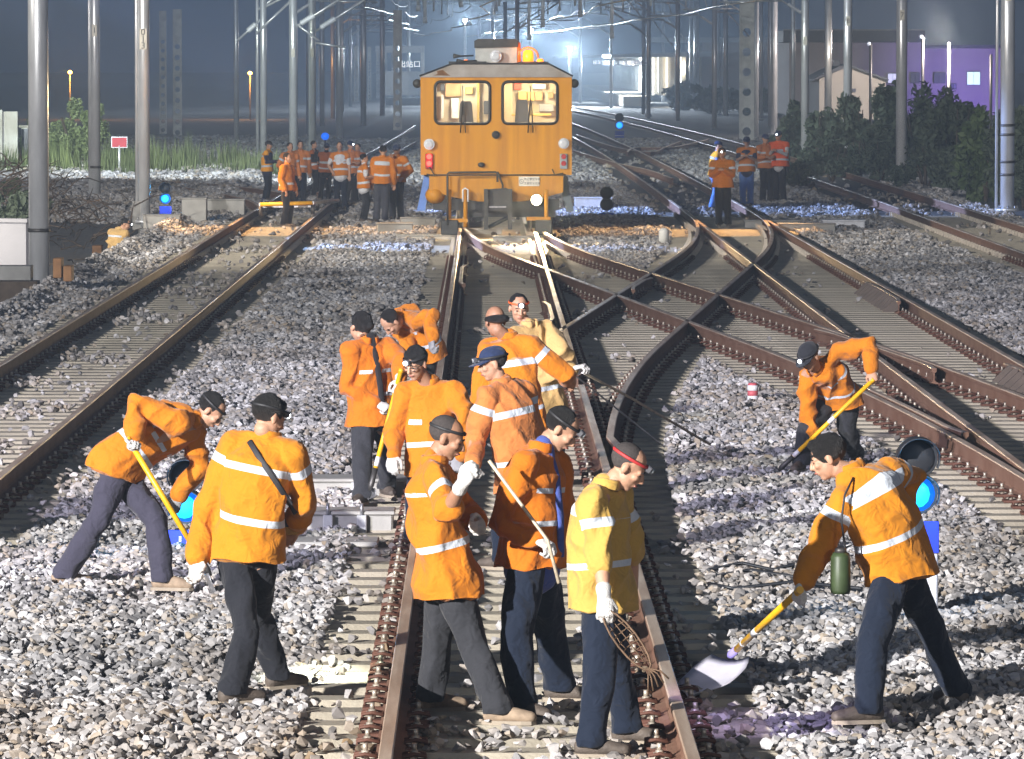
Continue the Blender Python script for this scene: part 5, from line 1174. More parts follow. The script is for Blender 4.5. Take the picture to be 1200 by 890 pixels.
def holed_pole(px, yb, yt, wpx, label, n=None, group='concrete poles with round holes'):
    p = at(px, yb, 0.0); w_ = wpx / ppm(p.y); h = atY(px, yt, p.y).z; root = empty('concrete_pole', (p.x, p.y, 0)); tag(root, label, 'pole', group)
    mb = MB(); n = n or int(h / (w_ * 1.25)); ch = h / n; r = w_ * .30
    for i in range(n):
        z0 = i * ch; 
        if i * ch > h * .72: mb.box((0, .1, z0 + ch / 2), (w_ * .84, .12, ch), M_cpole); continue
        hole = [(math.cos(a) * r, z0 + ch / 2 + math.sin(a) * r) for a in [2 * math.pi * (k + .5) / 16 for k in range(16)]]
        wall_with_hole(mb, -w_ * .42, w_ * .42, z0, z0 + ch, hole, .04, .16, M_cpole)
    for s in (-1, 1): mb.box((s * w_ * .45, .1, h / 2), (w_ * .12, .26, h), M_cpole)
    mb.build('shaft', M_cpole, root); return root
holed_pole(191, 158, 13, 8, 'left one of the two dim concrete poles before the dark sky'); holed_pole(208, 162, 11, 10, 'right one of the two dim concrete poles before the dark sky')
holed_pole(466, 153, 12, 10, 'pale concrete pole with round holes beside the rail car'); holed_pole(875, 166, -20, 17, 'wide pale concrete pole with round holes behind the supervisors')
for i in range(9):
    px = [375, 396, 417, 433, 443, 452, 460, 481, 487][i]; yb = [124, 123, 120, 118, 116, 114, 113, 109, 107][i]; yt = [54, 56, 54, 55, 57, 59, 60, 62, 64][i]
    if i > 6: continue
    holed_pole(px, yb, yt, [5, 5, 4.5, 4, 3.6, 3.3, 3][i], '%s pole of the far receding row of concrete poles' % ('first second third fourth fifth sixth seventh'.split()[i]), n=16, group='far receding row of concrete poles')
# ---- catenary brackets and wires
M_ins = mat('insulator_grey', (0.78, 0.8, 0.82), .3, 0, .1)
def cantilever(X, Y, side, label, z=6.4, reach=2.6, thick=.04):
    """mast with a triangular bracket that holds the contact wire"""
    root = empty('catenary_mast', (X, Y, 0)); tag(root, label, 'catenary mast', 'distant catenary masts'); s = side
    mb = MB(); mb.tube([(0, 0, -.2), (0, 0, z + 1.6)], .13, M_galv, 10); mb.build('pole', M_galv, root)
    mb = MB(); mb.tube([(0, 0, z + 1.1), (s * reach, 0, z + 1.25)], thick, M_galv, 6); mb.tube([(0, 0, z - .5), (s * reach, 0, z + 1.2)], thick, M_galv, 6); mb.tube([(s * .9, 0, z + .1), (s * (reach + .9), 0, z + .05)], thick * .8, M_galv, 6)
    mb.tube([(s * reach, 0, z + 1.2), (s * (reach - .3), 0, z + .08)], thick * .6, M_galv, 6); mb.build('bracket', M_galv, root)
    for a, b_ in (((s * .15, 0, z + 1.1), (s * .75, 0, z + 1.14)), ((s * .15, 0, z - .38), (s * .7, 0, z - .02))):
        mb = MB(); A_, B_ = Vector(a), Vector(b_); mb.tube([A_ + (B_ - A_) * k / 12 for k in range(13)], [.09 if k % 2 else .05 for k in range(13)], M_ins, 8); mb.build('insulator', M_ins, root)
    return root
ordn = 'nearest second third fourth fifth sixth seventh eighth ninth tenth'.split()
for j, (line, side, nm) in enumerate(((lambda Y: -7.5 - (Y - 200) * .012, 1, 'left of the rail car'), (lambda Y: C1 + 2.6 - max(0, Y - 190) ** 2 * .00004, 1, 'between the two middle tracks'), (lambda Y: C1 + 13.2 - max(0, Y - 150) ** 2 * .00005, -1, 'right of the last track'))):
    for i, Y in enumerate((228, 262, 298, 336, 378, 424, 474)):
        if j == 1 and Y < 300: continue
        cantilever(line(Y), Y, side, '%s catenary mast of the line %s' % (ordn[i], nm), z=5.9)
M_wire_ = mat('contact_wire_copper', (0.85, 0.72, 0.55), .3, .3, .1, scale=4)
def wire(f, y0, y1, z, label, r=.022, stag=.3, sag=0.0, step=38, name='contact_wire'):
    pts = []; Y = y0; k = 0
    while Y <= y1:
        for q in range(4):
            t_ = q / 4; a = stag * (1 if k % 2 else -1); pts.append((f(Y + t_ * step) + a * (1 - 2 * t_), Y + t_ * step, z - sag * 4 * t_ * (1 - t_)))
        Y += step; k += 1
    mb = MB(); mb.tube(pts, r, M_wire_ if name == 'contact_wire' else M_dks, 6); tag(mb.build(name), label, 'wire', 'overhead wires')
for f_, nm in ((c_main, 'the middle track'), (c_T2, 'the second track'), (c_T3, 'the far right track'), (lambda Y: -4.4 - (Y - 200) * .004, 'the left siding')):
    wire(f_, 150, 520, 5.75, 'zigzag contact wire shining over ' + nm, r=.03, stag=.35); wire(f_, 150, 520, 6.9, 'sagging carrying cable over ' + nm, sag=.25, name='carrying_cable', r=.02)
# hanging droppers with insulators from rigid beams
for i, (Y, z) in enumerate(((250, 7.1), (300, 7.3), (356, 7.6), (415, 8.0), (480, 8.4))):
    root = empty('overhead_truss', (4.5, Y, z)); tag(root, '%s lattice beam spanning the tracks under the glowing haze' % ordn[i], 'beam', 'lattice beams over the tracks'); mb = MB(); Wd = 11
    for dz in (0, .55): mb.tube([(-Wd, 0, dz), (Wd, 0, dz)], .05, M_galv, 6)
    for k in range(-10, 11): mb.tube([(k * 1.05, 0, 0), ((k + .5) * 1.05, 0, .55), ((k + 1) * 1.05, 0, 0)], .03, M_galv, 5)
    mb.build('truss', M_galv, root)
    for s in (-1, 1): mb = MB(); mb.tube([(s * Wd, 0, -z), (s * Wd, 0, .6)], .16, M_galv, 10); mb.build('leg', M_galv, root)
    for k in range(5):
        mb = MB(); X = -7.2 + k * 3.4; mb.tube([(X, -.1, 0), (X, -.1, -1.1)], .05, M_ins, 8); mb.build('drop_tube', M_ins, root)
# ---- signals
M_bl_on = mat('signal_lamp_blue_lit', (.0, .03, .3), .3, emit=(.0, .16, 1.0), estr=1.1); M_bl_core = mat('signal_lamp_core', (.0, .2, .4), .3, emit=(.02, .52, 1.0), estr=1.7); M_sigb = mat('signal_housing_black', (0.02, 0.022, 0.028), .45, 0, .2, scale=8)
M_bplate = mat('blue_number_plate', (0.02, 0.05, 0.50), .45, 0, .05); M_sigw = mat('signal_post_white', (0.66, 0.66, 0.70), .5)
def dwarf_signal(px, py, label, num=None, two=True, z0=0.0, Y=None, sc=1.0, lit=0):
    """low shunting signal: white post, blue number plate, two lamps with hoods; (px,py) is the lit lamp"""
    p = atY(px, py, Y); root = empty('dwarf_signal', (p.x, p.y, 0)); tag(root, label, 'signal', 'low shunting signals'); zl = p.z; r = .115 * sc
    mb = MB(); mb.box((0, .10, (zl - .30 * sc) / 2), (.26 * sc, .22 * sc, zl - .30 * sc), M_sigw, bev=.01); mb.build('post', M_sigw, root)
    mb = MB(); mb.box((0, -.02, zl - .27 * sc), (.27 * sc, .02, .20 * sc), M_bplate, bev=.004); pl = mb.build('number_plate', M_bplate, root)
    if num: text_mesh('lettering', num, .17 * sc, (.0, -.034, zl - .28 * sc), M_wht, pl)
    for k in range(2 if two else 1):
        zc = zl + (.225 * sc) * (k if lit == 0 else -k); on = (k == 0)
        mb = MB(); mb.tube([(0, .2, zc), (0, .16, zc), (0, -.01, zc)], [r * .6, r * 1.1, r * 1.1], M_sigb, 20); lampo = mb.build('lamp', M_sigb, root)
        vs = []; n = 20
        mb = MB()
        for q in range(n + 1):
            a = -math.pi * .15 + math.pi * 1.3 * q / n
            for rr in (r * 1.12, r * 1.18):
                for y in (.0, -.20 if .15 < q / n < .85 else -.12): vs.append((math.cos(a) * rr, y, zc + math.sin(a) * rr))
        fs = []
        for q in range(n): a = q * 4; b_ = a + 4; fs += [(a, a + 1, b_ + 1, b_), (a + 2, b_ + 2, b_ + 3, a + 3), (a + 1, a + 3, b_ + 3, b_ + 1)]
        mb.add(vs, fs, M_sigb, True); mb.build('hood', M_sigb, lampo)
        mb = MB(); mm_ = M_bl_on if on else M_sigb; mb.ell((0, -.005, zc), (r * .98, .03, r * .98), mm_, n=20, k=8); mb.build('lens', mm_, lampo)
        if on: mb = MB(); mb.ell((-.01, -.035, zc), (r * .76, .014, r * .76), M_bl_core, n=16, k=6); mb.build('bulb', M_bl_core, lampo)
    return root, p
_, pb = dwarf_signal(218, 594, 'low signal with a lit blue lamp and the number 13 between the two left workers', '13', Y=40.6)
lamp('blue_signal_light', 'POINT', (pb.x, pb.y - .3, pb.z), 9, (.05, .45, 1), size=.1)
_, pb = dwarf_signal(1075, 579, 'low signal with a lit blue lamp behind the worker at the right', None, Y=36.2, sc=1.05)
lamp('blue_signal_light', 'POINT', (pb.x, pb.y - .3, pb.z), 9, (.05, .45, 1), size=.1)
_, pb = dwarf_signal(194, 233, 'low signal with a lit blue lamp beside the mast numbered 013', None, Y=124, sc=1.0)
lamp('blue_signal_light', 'POINT', (pb.x, pb.y - .35, pb.z), 16, (.05, .45, 1), size=.1)
_, pb = dwarf_signal(726, 147, 'tiny far signal with a blue lamp among the right tracks', None, Y=262, sc=1.6)
root, pb = dwarf_signal(711, 240, 'unlit black signal beside the rail car on the blue-lit stones', None, Y=127, sc=1.15)
for ch in list(root.children):
    if ch.name.startswith('lamp'):
        for g_ in list(ch.children):
            if g_.name.startswith('bulb'): bpy.data.objects.remove(g_)
            elif g_.name.startswith('lens'): g_.data.materials.clear(); g_.data.materials.append(M_sigb)
# blue star lamp behind the crowd, on its thin stand
p = atY(381, 160, 150); root = empty('lamp_stand', (p.x, p.y, 0)); tag(root, 'blue star-bright lamp on a thin stand above the crowd', 'lamp'); mb = MB(); mb.tube([(0, 0, 0), (0, 0, p.z - .05)], .02, M_dks, 6); mb.build('stand', M_dks, root); mb = MB(); mb.ell((0, 0, p.z), (.11, .1, .10), M_bl_on); mb.build('lamp_head', M_bl_on, root)
# ---- boxes, blocks and posts
M_gbox = mat('machine_casting_grey', (0.36, 0.35, 0.32), .55, .1, .15, scale=5, bump=.1)
def switch_box(px, py, w_, d_, h_, label, lugs=(), Y=None, name='switch_machine', m=None, rot=0.0):
    p = at(px, py, -.03); m = m or M_gbox; root = empty(name, (p.x, p.y, -.03), rot); tag(root, label, 'switch machine' if name == 'switch_machine' else name.replace('_', ' '), 'grey trackside boxes')
    mb = MB(); mb.box((0, 0, h_ / 2), (w_, d_, h_), m, bev=.015); mb.build('case', m, root); mb = MB(); mb.box((0, 0, h_ + .012), (w_ + .03, d_ + .03, .03), m, bev=.008); mb.build('cover', m, root)
    for lx in lugs:
        mb = MB(); mb.box((lx, -d_ / 2 - .03, h_ * .5), (.075, .05, h_ * 1.0), M_galv, bev=.006); mb.cyl((lx, -d_ / 2 - .02, h_), (lx, -d_ / 2 - .02, h_ + .09), .014, M_steel, 8); mb.build('latch', M_galv, root)
    return root
switch_box(405, 622, .74, .42, .14, 'nearer of two long grey switch boxes beside the workers\' track', (-.13, .13)); switch_box(415, 582, .85, .5, .14, 'farther of two long grey switch boxes at the feet of the handle holder', (.02,))
mb = MB(); p = at(395, 640, 0); mb.box((0, 0, .03), (.62, .5, .04), M_gbox, bev=.01); o = mb.build('steel_tie_plate'); o.location = p; tag(o, 'flat grey steel plate lying on the sleepers before the switch boxes', 'plate')
for i, (px, py, w_, d_, h_, lab) in enumerate(((490, 268, .75, .5, .22, 'small light switch box left of the rail car'), (463, 274, .75, .4, .2, 'lone dark-sided block on the orange-lit stones left of the rail car'), (560, 276, 1.0, .4, .12, 'flat block under the front of the rail car'),
    (695, 246, .9, .6, .28, 'white cable box on blue-lit stones right of the rail car'), (648, 224, .8, .5, .5, 'pale equipment box close behind the right side of the rail car'), (988, 270, .9, .5, .2, 'pale block at the end of the row beyond the second track'), (945, 272, 1.2, .4, .16, 'brownish block in the row beyond the second track'), (905, 268, 1.2, .4, .16, 'leftmost block in the row beyond the second track'),
    (228, 262, .55, .5, .55, 'grey cabinet beside the blue signal on the left'), (190, 268, .8, .4, .28, 'squat cabinet below the blue signal on the left'), (262, 252, 1.0, .4, .35, 'open-fronted grey box right of the left cabinet'), (500, 282, 1.2, .45, .1, 'long low block in front of the light switch box'), (610, 284, 1.1, .4, .1, 'low switch rod cover between the rails before the rail car'))):
    switch_box(px, py, w_, d_, h_, lab, (), name='equipment_box', m=M_gbox if i not in (3, 4, 5) else M_wht)
# red and white marker post
p = at(882, 474, 0); root = empty('marker_post', p); tag(root, 'short round marker post banded red and white on the stones', 'post'); M_rp = mat('faded_red_paint', (0.50, 0.10, 0.12), .6, 0, .2, scale=14)
for k in range(4): mb = MB(); mb.tube([(0, 0, .055 * k - .02), (0, 0, .055 * (k + 1) - .02)], .056, (M_rp, M_wht)[k % 2], 16); mb.build('band', None, root)
mb = MB(); mb.tube([(0, 0, .2), (0, 0, .225)], [.056, .04], M_rp, 16); mb.build('cap', None, root)
p = at(778, 286, 0); mb = MB(); mb.tube([(0, 0, -.05), (0, 0, .26), (0, 0, .31)], [.1, .1, .06], M_cpole, 14); o = mb.build('concrete_post'); o.location = p; tag(o, 'short pale round post on the mound between the crossing tracks', 'post')
# red board on a post, left
p = at(140, 207, 0); root = empty('red_sign', p); tag(root, 'blank red board with a pale rim on a thin post above the grass', 'sign'); s_ = ppm(p.y); zc = atY(140, 167, p.y).z
M_redb = mat('red_board', (0.42, 0.015, 0.03), .5, 0, .1); mb = MB(); mb.tube([(0, 0, 0), (0, 0, zc - .1)], .035, M_galv, 8); mb.build('post', M_galv, root); mb = MB(); mb.box((0, 0, zc), (19 / s_, .03, 13 / s_), M_wht); pl = mb.build('board', M_wht, root); mb = MB(); mb.box((0, -.022, zc), (17 / s_, .012, 11 / s_), M_redb); mb.build('face', M_redb, pl)
# cable bundles on the right bed
for i, pts in enumerate((((830, 668), (870, 660), (905, 668), (940, 660), (1000, 664)), ((835, 676), (880, 668), (930, 676), (985, 670)), ((830, 684), (860, 690), (930, 682), (1010, 690)))):
    mb = MB(); P0 = at(*pts[0], .03); mb.tube([at(a, b_, .035) - P0 for a, b_ in pts], .013, M_sigb, 6); o = mb.build('cable'); o.location = P0; tag(o, 'black cable lying over the stones, %s of three beside the worker with the flask' % ('farthest', 'middle', 'nearest')[i], 'cable', 'black cables on the stones')
# rods of the yellow barrow frame on the siding
p = at(345, 262, 0); root = empty('track_trolley', p); tag(root, 'low track trolley with a yellow front bar standing on the siding by the crowd', 'trolley')
q0 = atY(305, 240, 119) - p; q1 = atY(366, 238, 119) - p; mb = MB(); mb.tube([q0, q1], .045, M_ylw, 8); mb.build('front_bar', M_ylw, root); mb = MB(); mb.tube([q1, q1 + Vector((.5, 2, 0)), q1 + Vector((.2, 4, -.1))], .04, M_steel, 8); mb.tube([q0, q0 + Vector((-.1, 4, 0))], .04, M_steel, 8); mb.box((q0 + q1) / 2 + Vector((0, 2.2, -.1)), ((q1 - q0).length, 1.6, .04), M_steel); mb.build('deck_frame', M_steel, root)
for s in (q0, q1):
    for dy in (.3, 3.6): mb = MB(); c = s + Vector((0, dy, -.14)); mb.tube([c - Vector((.04, 0, 0)), c + Vector((.04, 0, 0))], .12, M_dks, 14); mb.build('wheel', M_dks, root)

root = empty('shadow_caster', (-6.6, 38.2, 0), .2); tag(root, 'unseen grey box added beside the left siding to shade the stones', 'shadow caster'); mb = MB(); mb.box((0, 0, .95), (1.5, 1.1, 1.6), M_gbox, bev=.03); mb.build('case', M_gbox, root); mb = MB(); mb.box((0, 0, 1.79), (1.6, 1.2, .07), M_gbox, bev=.02); mb.build('lid', M_gbox, root)  # unseen box, added only to cast a dark patch on the stones
for sx_, sy_ in ((-1, -1), (-1, 1), (1, -1), (1, 1)): mb = MB(); mb.box((sx_ * .62, sy_ * .42, .07), (.1, .1, .16), M_dks); mb.build('foot', M_dks, root)
def bracket(key, segs):
    for k_, (root, p) in MAST.items():
        if key in k_:
            for (a, b_, ins) in segs:
                A_ = atY(a[0], a[1], p.y) - p; B_ = atY(b_[0], b_[1], p.y) - p; mb = MB(); mb.tube([A_, B_], .045, M_galv, 8); mb.build('bracket', M_galv, root)
                if ins:
                    i0, i1 = A_.lerp(B_, ins[0]), A_.lerp(B_, ins[1]); mb = MB(); mb.tube([i0.lerp(i1, k / 16) for k in range(17)], [.12 if k % 2 else .07 for k in range(17)], M_ins, 10); mb.build('insulator', M_ins, root)
bracket('bright mast just left of the blue star', [((368, 38), (446, -12), (.10, .32)), ((368, 50), (405, 56), None)])
bracket('mast with a small pale plate', [((346, 32), (410, -8), (.10, .35)), ((340, 2), (300, 40), None), ((344, 26), (374, 48), None)])
bracket('mast directly behind', [((311, 8), (356, -14), None), ((309, 20), (278, 48), (.3, .6))])
bracket('very thin mast', [((302, 12), (330, -8), None)])
bracket('dark thin mast in front of the station', [((760, 30), (730, -6), None), ((760, 44), (716, 12), None), ((760, 24), (700, 4), None)])
bracket('far mast just right of the pole', [((892, 58), (846, 8), None), ((892, 18), (840, 14), None)])
bracket('wider far mast', [((816, 62), (776, 14), None), ((816, 20), (770, 14), None)])
bracket('narrow far mast', [((793, 60), (752, 8), None), ((793, 18), (748, 20), None)])
for o_ in [o_ for o_ in COL.objects if o_.name == 'overhead_truss']:
    for px, py in ((490, 13), (498, 27), (620, 47), (636, 32), (717, 45), (540, 8), (680, 20)):
        b_ = atY(px, py, o_.location.y - .15) - o_.location; mb = MB(); mb.tube([Vector((b_.x, -.15, 0)), b_], .075, M_ins, 10); mb.tube([b_ + Vector((0, 0, .25)), b_ + Vector((0, 0, -.02))], .10, M_ins, 10); mb.build('drop_tube', M_ins, o_)
# ================================================================ BACKGROUND
M_leaf = mat('leaf_green', (0.10, 0.14, 0.05), .7, 0, .3, scale=3, col2=(0.05, 0.085, 0.03)); M_leafd = mat('leaf_dark', (0.085, 0.11, 0.07), .75, 0, .3, scale=2.5, col2=(0.045, 0.065, 0.04))
M_twig = mat('twig_brown', (0.075, 0.055, 0.04), .85, 0, .3, scale=8); M_grass = mat('grass_blade', (0.13, 0.16, 0.055), .7, 0, .3, scale=.9, col2=(0.06, 0.08, 0.03))
def leaf_cloud(name, c, rad, n, size, m, seed, parent, clumps=26):
    r_ = np.random.default_rng(seed); cc = r_.normal(size=(clumps, 3)); cc /= np.linalg.norm(cc, axis=1)[:, None]; cc *= r_.uniform(.1, 1.02, (clumps, 1)) * np.array(rad); cr_ = r_.uniform(.12, .46, clumps)
    k = r_.integers(0, clumps, n); p = r_.normal(size=(n, 3)); p /= np.linalg.norm(p, axis=1)[:, None]; p *= (r_.random((n, 1)) ** .4) * cr_[k][:, None] * np.array(rad)
    P_ = cc[k] + p; P_[:, 2] = np.maximum(P_[:, 2], -rad[2] * .95); P_ += np.array(c)
    u = r_.normal(size=(n, 3)); u /= np.linalg.norm(u, axis=1)[:, None]; v = np.cross(u, r_.normal(size=(n, 3))); v /= np.linalg.norm(v, axis=1)[:, None]
    s = r_.uniform(.6, 1.3, (n, 1)) * size; V = np.stack([P_ - u * s, P_ + v * s * .45, P_ + u * s, P_ - v * s * .45], 1).reshape(-1, 3)
    return npmesh(name, V, np.arange(n * 4).reshape(-1, 4), m, parent)
def bush(px, yb, yt, wpx, label, m=None, Y=None, n=2600, size=.09, group='bushes beside the tracks', seed=0, cat='bush', dz=0):
    p = at(px, yb, 0.0) if Y is None else atY(px, yb, Y); m_ = ppm(p.y); h = (yb - yt) / m_; w_ = wpx / m_ / 2; root = empty('bush', (p.x, p.y, p.z - .2)); tag(root, label, cat, group)
    mb = MB(); r_ = random.Random(seed)
    for i in range(7): a = r_.uniform(0, 6.28); mb.tube([(0, 0, 0), (math.cos(a) * w_ * .2, math.sin(a) * w_ * .2, h * .4), (math.cos(a) * w_ * .55, math.sin(a) * w_ * .55, h * .9)], [.04, .03, .012], M_twig, 5)
    mb.build('stem', M_twig, root); leaf_cloud('foliage', (0, 0, h * .52 + .1), (w_ * 1.05, w_ * .9, h * .56), n, size, m or M_leaf, seed, root)
    return root
# left side
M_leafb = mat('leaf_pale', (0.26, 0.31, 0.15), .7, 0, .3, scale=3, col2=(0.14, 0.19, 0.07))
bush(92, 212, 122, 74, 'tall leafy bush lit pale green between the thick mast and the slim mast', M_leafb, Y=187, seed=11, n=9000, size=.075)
bush(38, 200, 138, 40, 'brownish bush behind the pale ruined wall', Y=196, seed=12, n=2600); bush(140, 205, 170, 38, 'low bush around the foot of the red sign', Y=190, seed=13, n=2200)
bush(12, 232, 205, 34, 'low green weeds in the left corner below the ruined wall', Y=140, seed=14, n=1800, dz=0); bush(25, 262, 218, 60, 'dark green shrub behind the low white wall', M_leafd, Y=108, seed=15, n=3200)
r_ = np.random.default_rng(5); n = 9000
gx = r_.uniform(-18, -5.8, n); gy = r_.uniform(168, 186, n); cl = np.array([mnoise.noise(Vector((a * .9, b_ * .3, 0))) for a, b_ in zip(gx, gy)]); kp = (cl > .03) | (r_.random(n) < .12); gx, gy, cl = gx[kp], gy[kp], cl[kp]; n = len(gx)
gh = (r_.uniform(.15, .75, n) + cl * 1.1) * np.where(gx > -9, .75, 1.0); a = r_.uniform(0, 6.28, n); w_ = r_.uniform(.02, .045, n); bx, by = np.cos(a) * w_, np.sin(a) * w_; lx, ly = r_.normal(0, .10, n), r_.normal(0, .10, n)
V = np.stack([np.stack([gx - bx, gy - by, np.full(n, -.1)], 1), np.stack([gx + bx, gy + by, np.full(n, -.1)], 1), np.stack([gx + lx, gy + ly, gh], 1)], 1).reshape(-1, 3)
o = npmesh('grass', V, np.arange(n * 3).reshape(-1, 3), M_grass); tag(o, 'tall bright weeds along the far side of the curved track', 'grass', kind='stuff')
M_ruin = mat('peeling_whitewash', (0.62, 0.62, 0.62), .85, 0, .1, scale=1.6, col2=(0.34, 0.31, 0.27), bump=.2, detail=4)
def boxpx(name, xa, xb, ya, yb, Y, d, m, label=None, cat=None, group=None, parent=None, bev=.01):
    A_, B_ = atY(xa, ya, Y), atY(xb, yb, Y); c = Vector(((A_.x + B_.x) / 2, Y + d / 2, B_.z)); mb = MB(); mb.box((0, 0, (A_.z - B_.z) / 2), (B_.x - A_.x, d, A_.z - B_.z), m, bev=bev); o = mb.build(name, m, parent); o.location = c
    if label: tag(o, label, cat, group)
    return o
root = empty('ruined_wall', atY(8, 196, 182)); tag(root, 'tall pale wall with peeling whitewash at the left edge', 'wall'); b0 = root.location.copy()
for nm, a in (('wall_face', (-30, 21, 131, 200, .35)), ('corner_pier', (-30, 3, 129, 200, .1))):
    o = boxpx(nm, a[0], a[1], a[2], a[3], 182 - (.1 if nm == 'corner_pier' else 0), a[4], M_ruin, parent=root); o.location -= b0
root = empty('gate_pillar', atY(29, 182, 184)); tag(root, 'short white pillar with a flat cap beside the peeling wall', 'pillar', None, 'thing'); b0 = root.location.copy()
for nm, a in (('shaft', (25, 33, 150, 182, .3)), ('cap', (22, 35, 147, 150, .5))): o = boxpx(nm, *a[:4], 184, a[4], M_ruin, parent=root); o.location -= b0
M_lww = mat('white_plaster', (0.66, 0.64, 0.66), .8, 0, .08, scale=1.2, col2=(0.5, 0.49, 0.5), bump=.15)
root = empty('low_wall', (-8.12, 93, -.8)); tag(root, 'low white plastered wall entering from the left edge', 'wall')
mb = MB(); mb.box((-.7, 1.5, .8), (2.6, .25, 1.7), M_lww, rot=Matrix.Rotation(-.5, 3, 'Z')); mb.build('wall_face', M_lww, root); mb = MB(); mb.box((-.7, 1.5, 1.68), (2.7, .33, .06), M_lww, rot=Matrix.Rotation(-.5, 3, 'Z')); mb.build('coping', M_lww, root)
for i, (a, m_, lab) in enumerate((((-20, 36, 312, 330, 88), M_cgrey, 'flat grey slab under the low white wall'), ((-20, 44, 330, 358, 87), M_twig, 'brown earth-stained block under the grey slab'), ((108, 119, 288, 306, 110), mat('fired_clay', (0.34, 0.17, 0.07), .8, 0, .2, scale=7), 'clay block left of the crouching worker'), ((62, 72, 303, 326, 86), MATS['fired_clay'], 'clay pipe end beside the thick mast'), ((74, 84, 312, 330, 86), MATS['fired_clay'], 'shorter clay pipe end right of the first one'),
    ((172, 285, 264, 288, 120), mat('retaining_slab', (0.22, 0.17, 0.13), .9, 0, .3, scale=2), 'long brown retaining slab below the signal cabinets'), ((155, 170, 236, 270, 122), M_cgrey, 'upright concrete frame left of the mast numbered 013'))):
    boxpx('block', a[0], a[1], a[2], a[3], a[4], .5, m_, lab, 'block', 'blocks on the left bank')
mb = MB(); r_ = random.Random(3)
for i in range(240):
    X = r_.gauss(-9.4, 1.0); Yy = r_.uniform(108, 126); z = r_.uniform(-.5, .5) + max(0, 1.1 - abs(X + 10.2) * .6) * .9; a = r_.uniform(0, 3.14); L_ = r_.uniform(.3, 1.0); e = Vector((math.cos(a) * L_, math.sin(a) * L_, r_.uniform(-.25, .45)))
    mb.tube([Vector((X, Yy, z)), Vector((X, Yy, z)) + e * .5 + Vector((0, 0, .06)), Vector((X, Yy, z)) + e], [.018, .013, .006], M_twig, 4, cap=False)
tag(mb.build('brushwood', fixn=False), 'dark heap of dead branches behind the thick mast', 'brushwood', kind='stuff')
# curved siding and farther rails
def pxpath(pp): 
    w_ = [at(a, b_, .2) for a, b_ in pp]; out = []
    for i in range(len(w_) - 1):
        p0, p1, p2, p3 = w_[max(i - 1, 0)], w_[i], w_[i + 1], w_[min(i + 2, len(w_) - 1)]
        for k in range(6):
            t_ = k / 6; out.append(.5 * ((2 * p1) + (p2 - p0) * t_ + (2 * p0 - 5 * p1 + 4 * p2 - p3) * t_ ** 2 + (3 * p1 - p0 - 3 * p2 + p3) * t_ ** 3))
    out.append(w_[-1]); return [(p.x, p.y, 0) for p in out]
rail(pxpath([(-30, 200), (40, 203), (110, 207), (178, 211), (240, 215), (300, 221), (345, 229)]), 'far rail of the curved siding in front of the weeds'); rail(pxpath([(-30, 206), (60, 207.5), (130, 210), (180, 214.5), (237, 223), (287, 233), (306, 243)]), 'near rail of the curved siding bending toward the crowd')
for i, (pp, lab) in enumerate((([(345, 226), (390, 200), (430, 180), (470, 157), (486, 147)], 'left one of two faint rails between the crowd and the rail car'), ([(372, 226), (410, 206), (445, 188), (487, 166)], 'right one of two faint rails between the crowd and the rail car'),
    ([(676, 158), (720, 172), (762, 178), (780, 172), (798, 165)], 'far crossover rail beside the tiny blue lamp'), ([(735, 178), (745, 173), (790, 172), (830, 163)], 'short far crossover rail right of the tiny blue lamp'), ([(672, 176), (715, 189), (760, 199), (788, 209)], 'faint curved rail right of the rail car'))): rail(pxpath(pp), lab)
P5, S5, K5 = ballast(150, 250, 22, .13, .26, 15)
scatter('distant_ballast', P5, S5, K5, stone_col, 'dim crushed stone far beyond the rail car', seed=9)
# street lamps far left
M_na = mat('sodium_lamp', (1, .5, .1), .3, emit=(1, .42, .06), estr=30)
for px, py, lab in ((82, 85, 'orange street lamp glowing far away between the two left masts'), (293, 86, 'orange street lamp glowing far away above the crowd')):
    p = atY(px, py, 330); root = empty('street_lamp', (p.x, p.y, 0)); tag(root, lab, 'street lamp', 'distant orange street lamps'); mb = MB(); mb.tube([(0, 0, -3), (0, 0, p.z - .15)], .05, M_dks, 6); mb.build('pole', M_dks, root); mb = MB(); mb.ell((0, 0, p.z), (.13, .13, .11), M_na); mb.build('lamp_head', M_na, root)
    lamp('street_lamp_light', 'POINT', (p.x, p.y - .4, p.z), 900, (1, .42, .08), size=.15)
# ---- right side bushes
lab_r = ['dark bush right of the supervisors, below the gabled house', 'rounded dark bush under the left end of the house', 'dark bush in front of the house door', 'tall narrow bush between house and long building', 'dark bush below the lit office window', 'broad dark bush before the violet wall', 'paler bush left of the dark banded mast', 'low dark bush behind the dark banded mast', 'shadowy bush at the right edge']
for i, (px, yb, yt, w_) in enumerate(((925, 190, 125, 46), (965, 200, 120, 56), (1008, 208, 112, 60), (1042, 205, 100, 40), (1078, 212, 112, 70), (1120, 222, 108, 80), (1155, 232, 126, 60), (1188, 236, 118, 60), (1215, 240, 110, 60))): bush(px, yb, yt, w_, lab_r[i], M_leafd if i != 6 else M_leaf, seed=30 + i, n=4200, size=.12, group='dark bushes along the right side')
for i, (px, yb, yt, w_) in enumerate(((930, 232, 180, 60), (975, 222, 160, 70), (1030, 226, 150, 80), (1085, 232, 158, 90), (1140, 240, 165, 80), (1200, 252, 170, 90))): bush(px, yb - 12, yt, w_, '%s undergrowth bush at the foot of the right row' % ('first second third fourth fifth sixth'.split()[i]), M_leafd, seed=50 + i, n=4200, size=.08, group='undergrowth at the foot of the right row', Y=None)
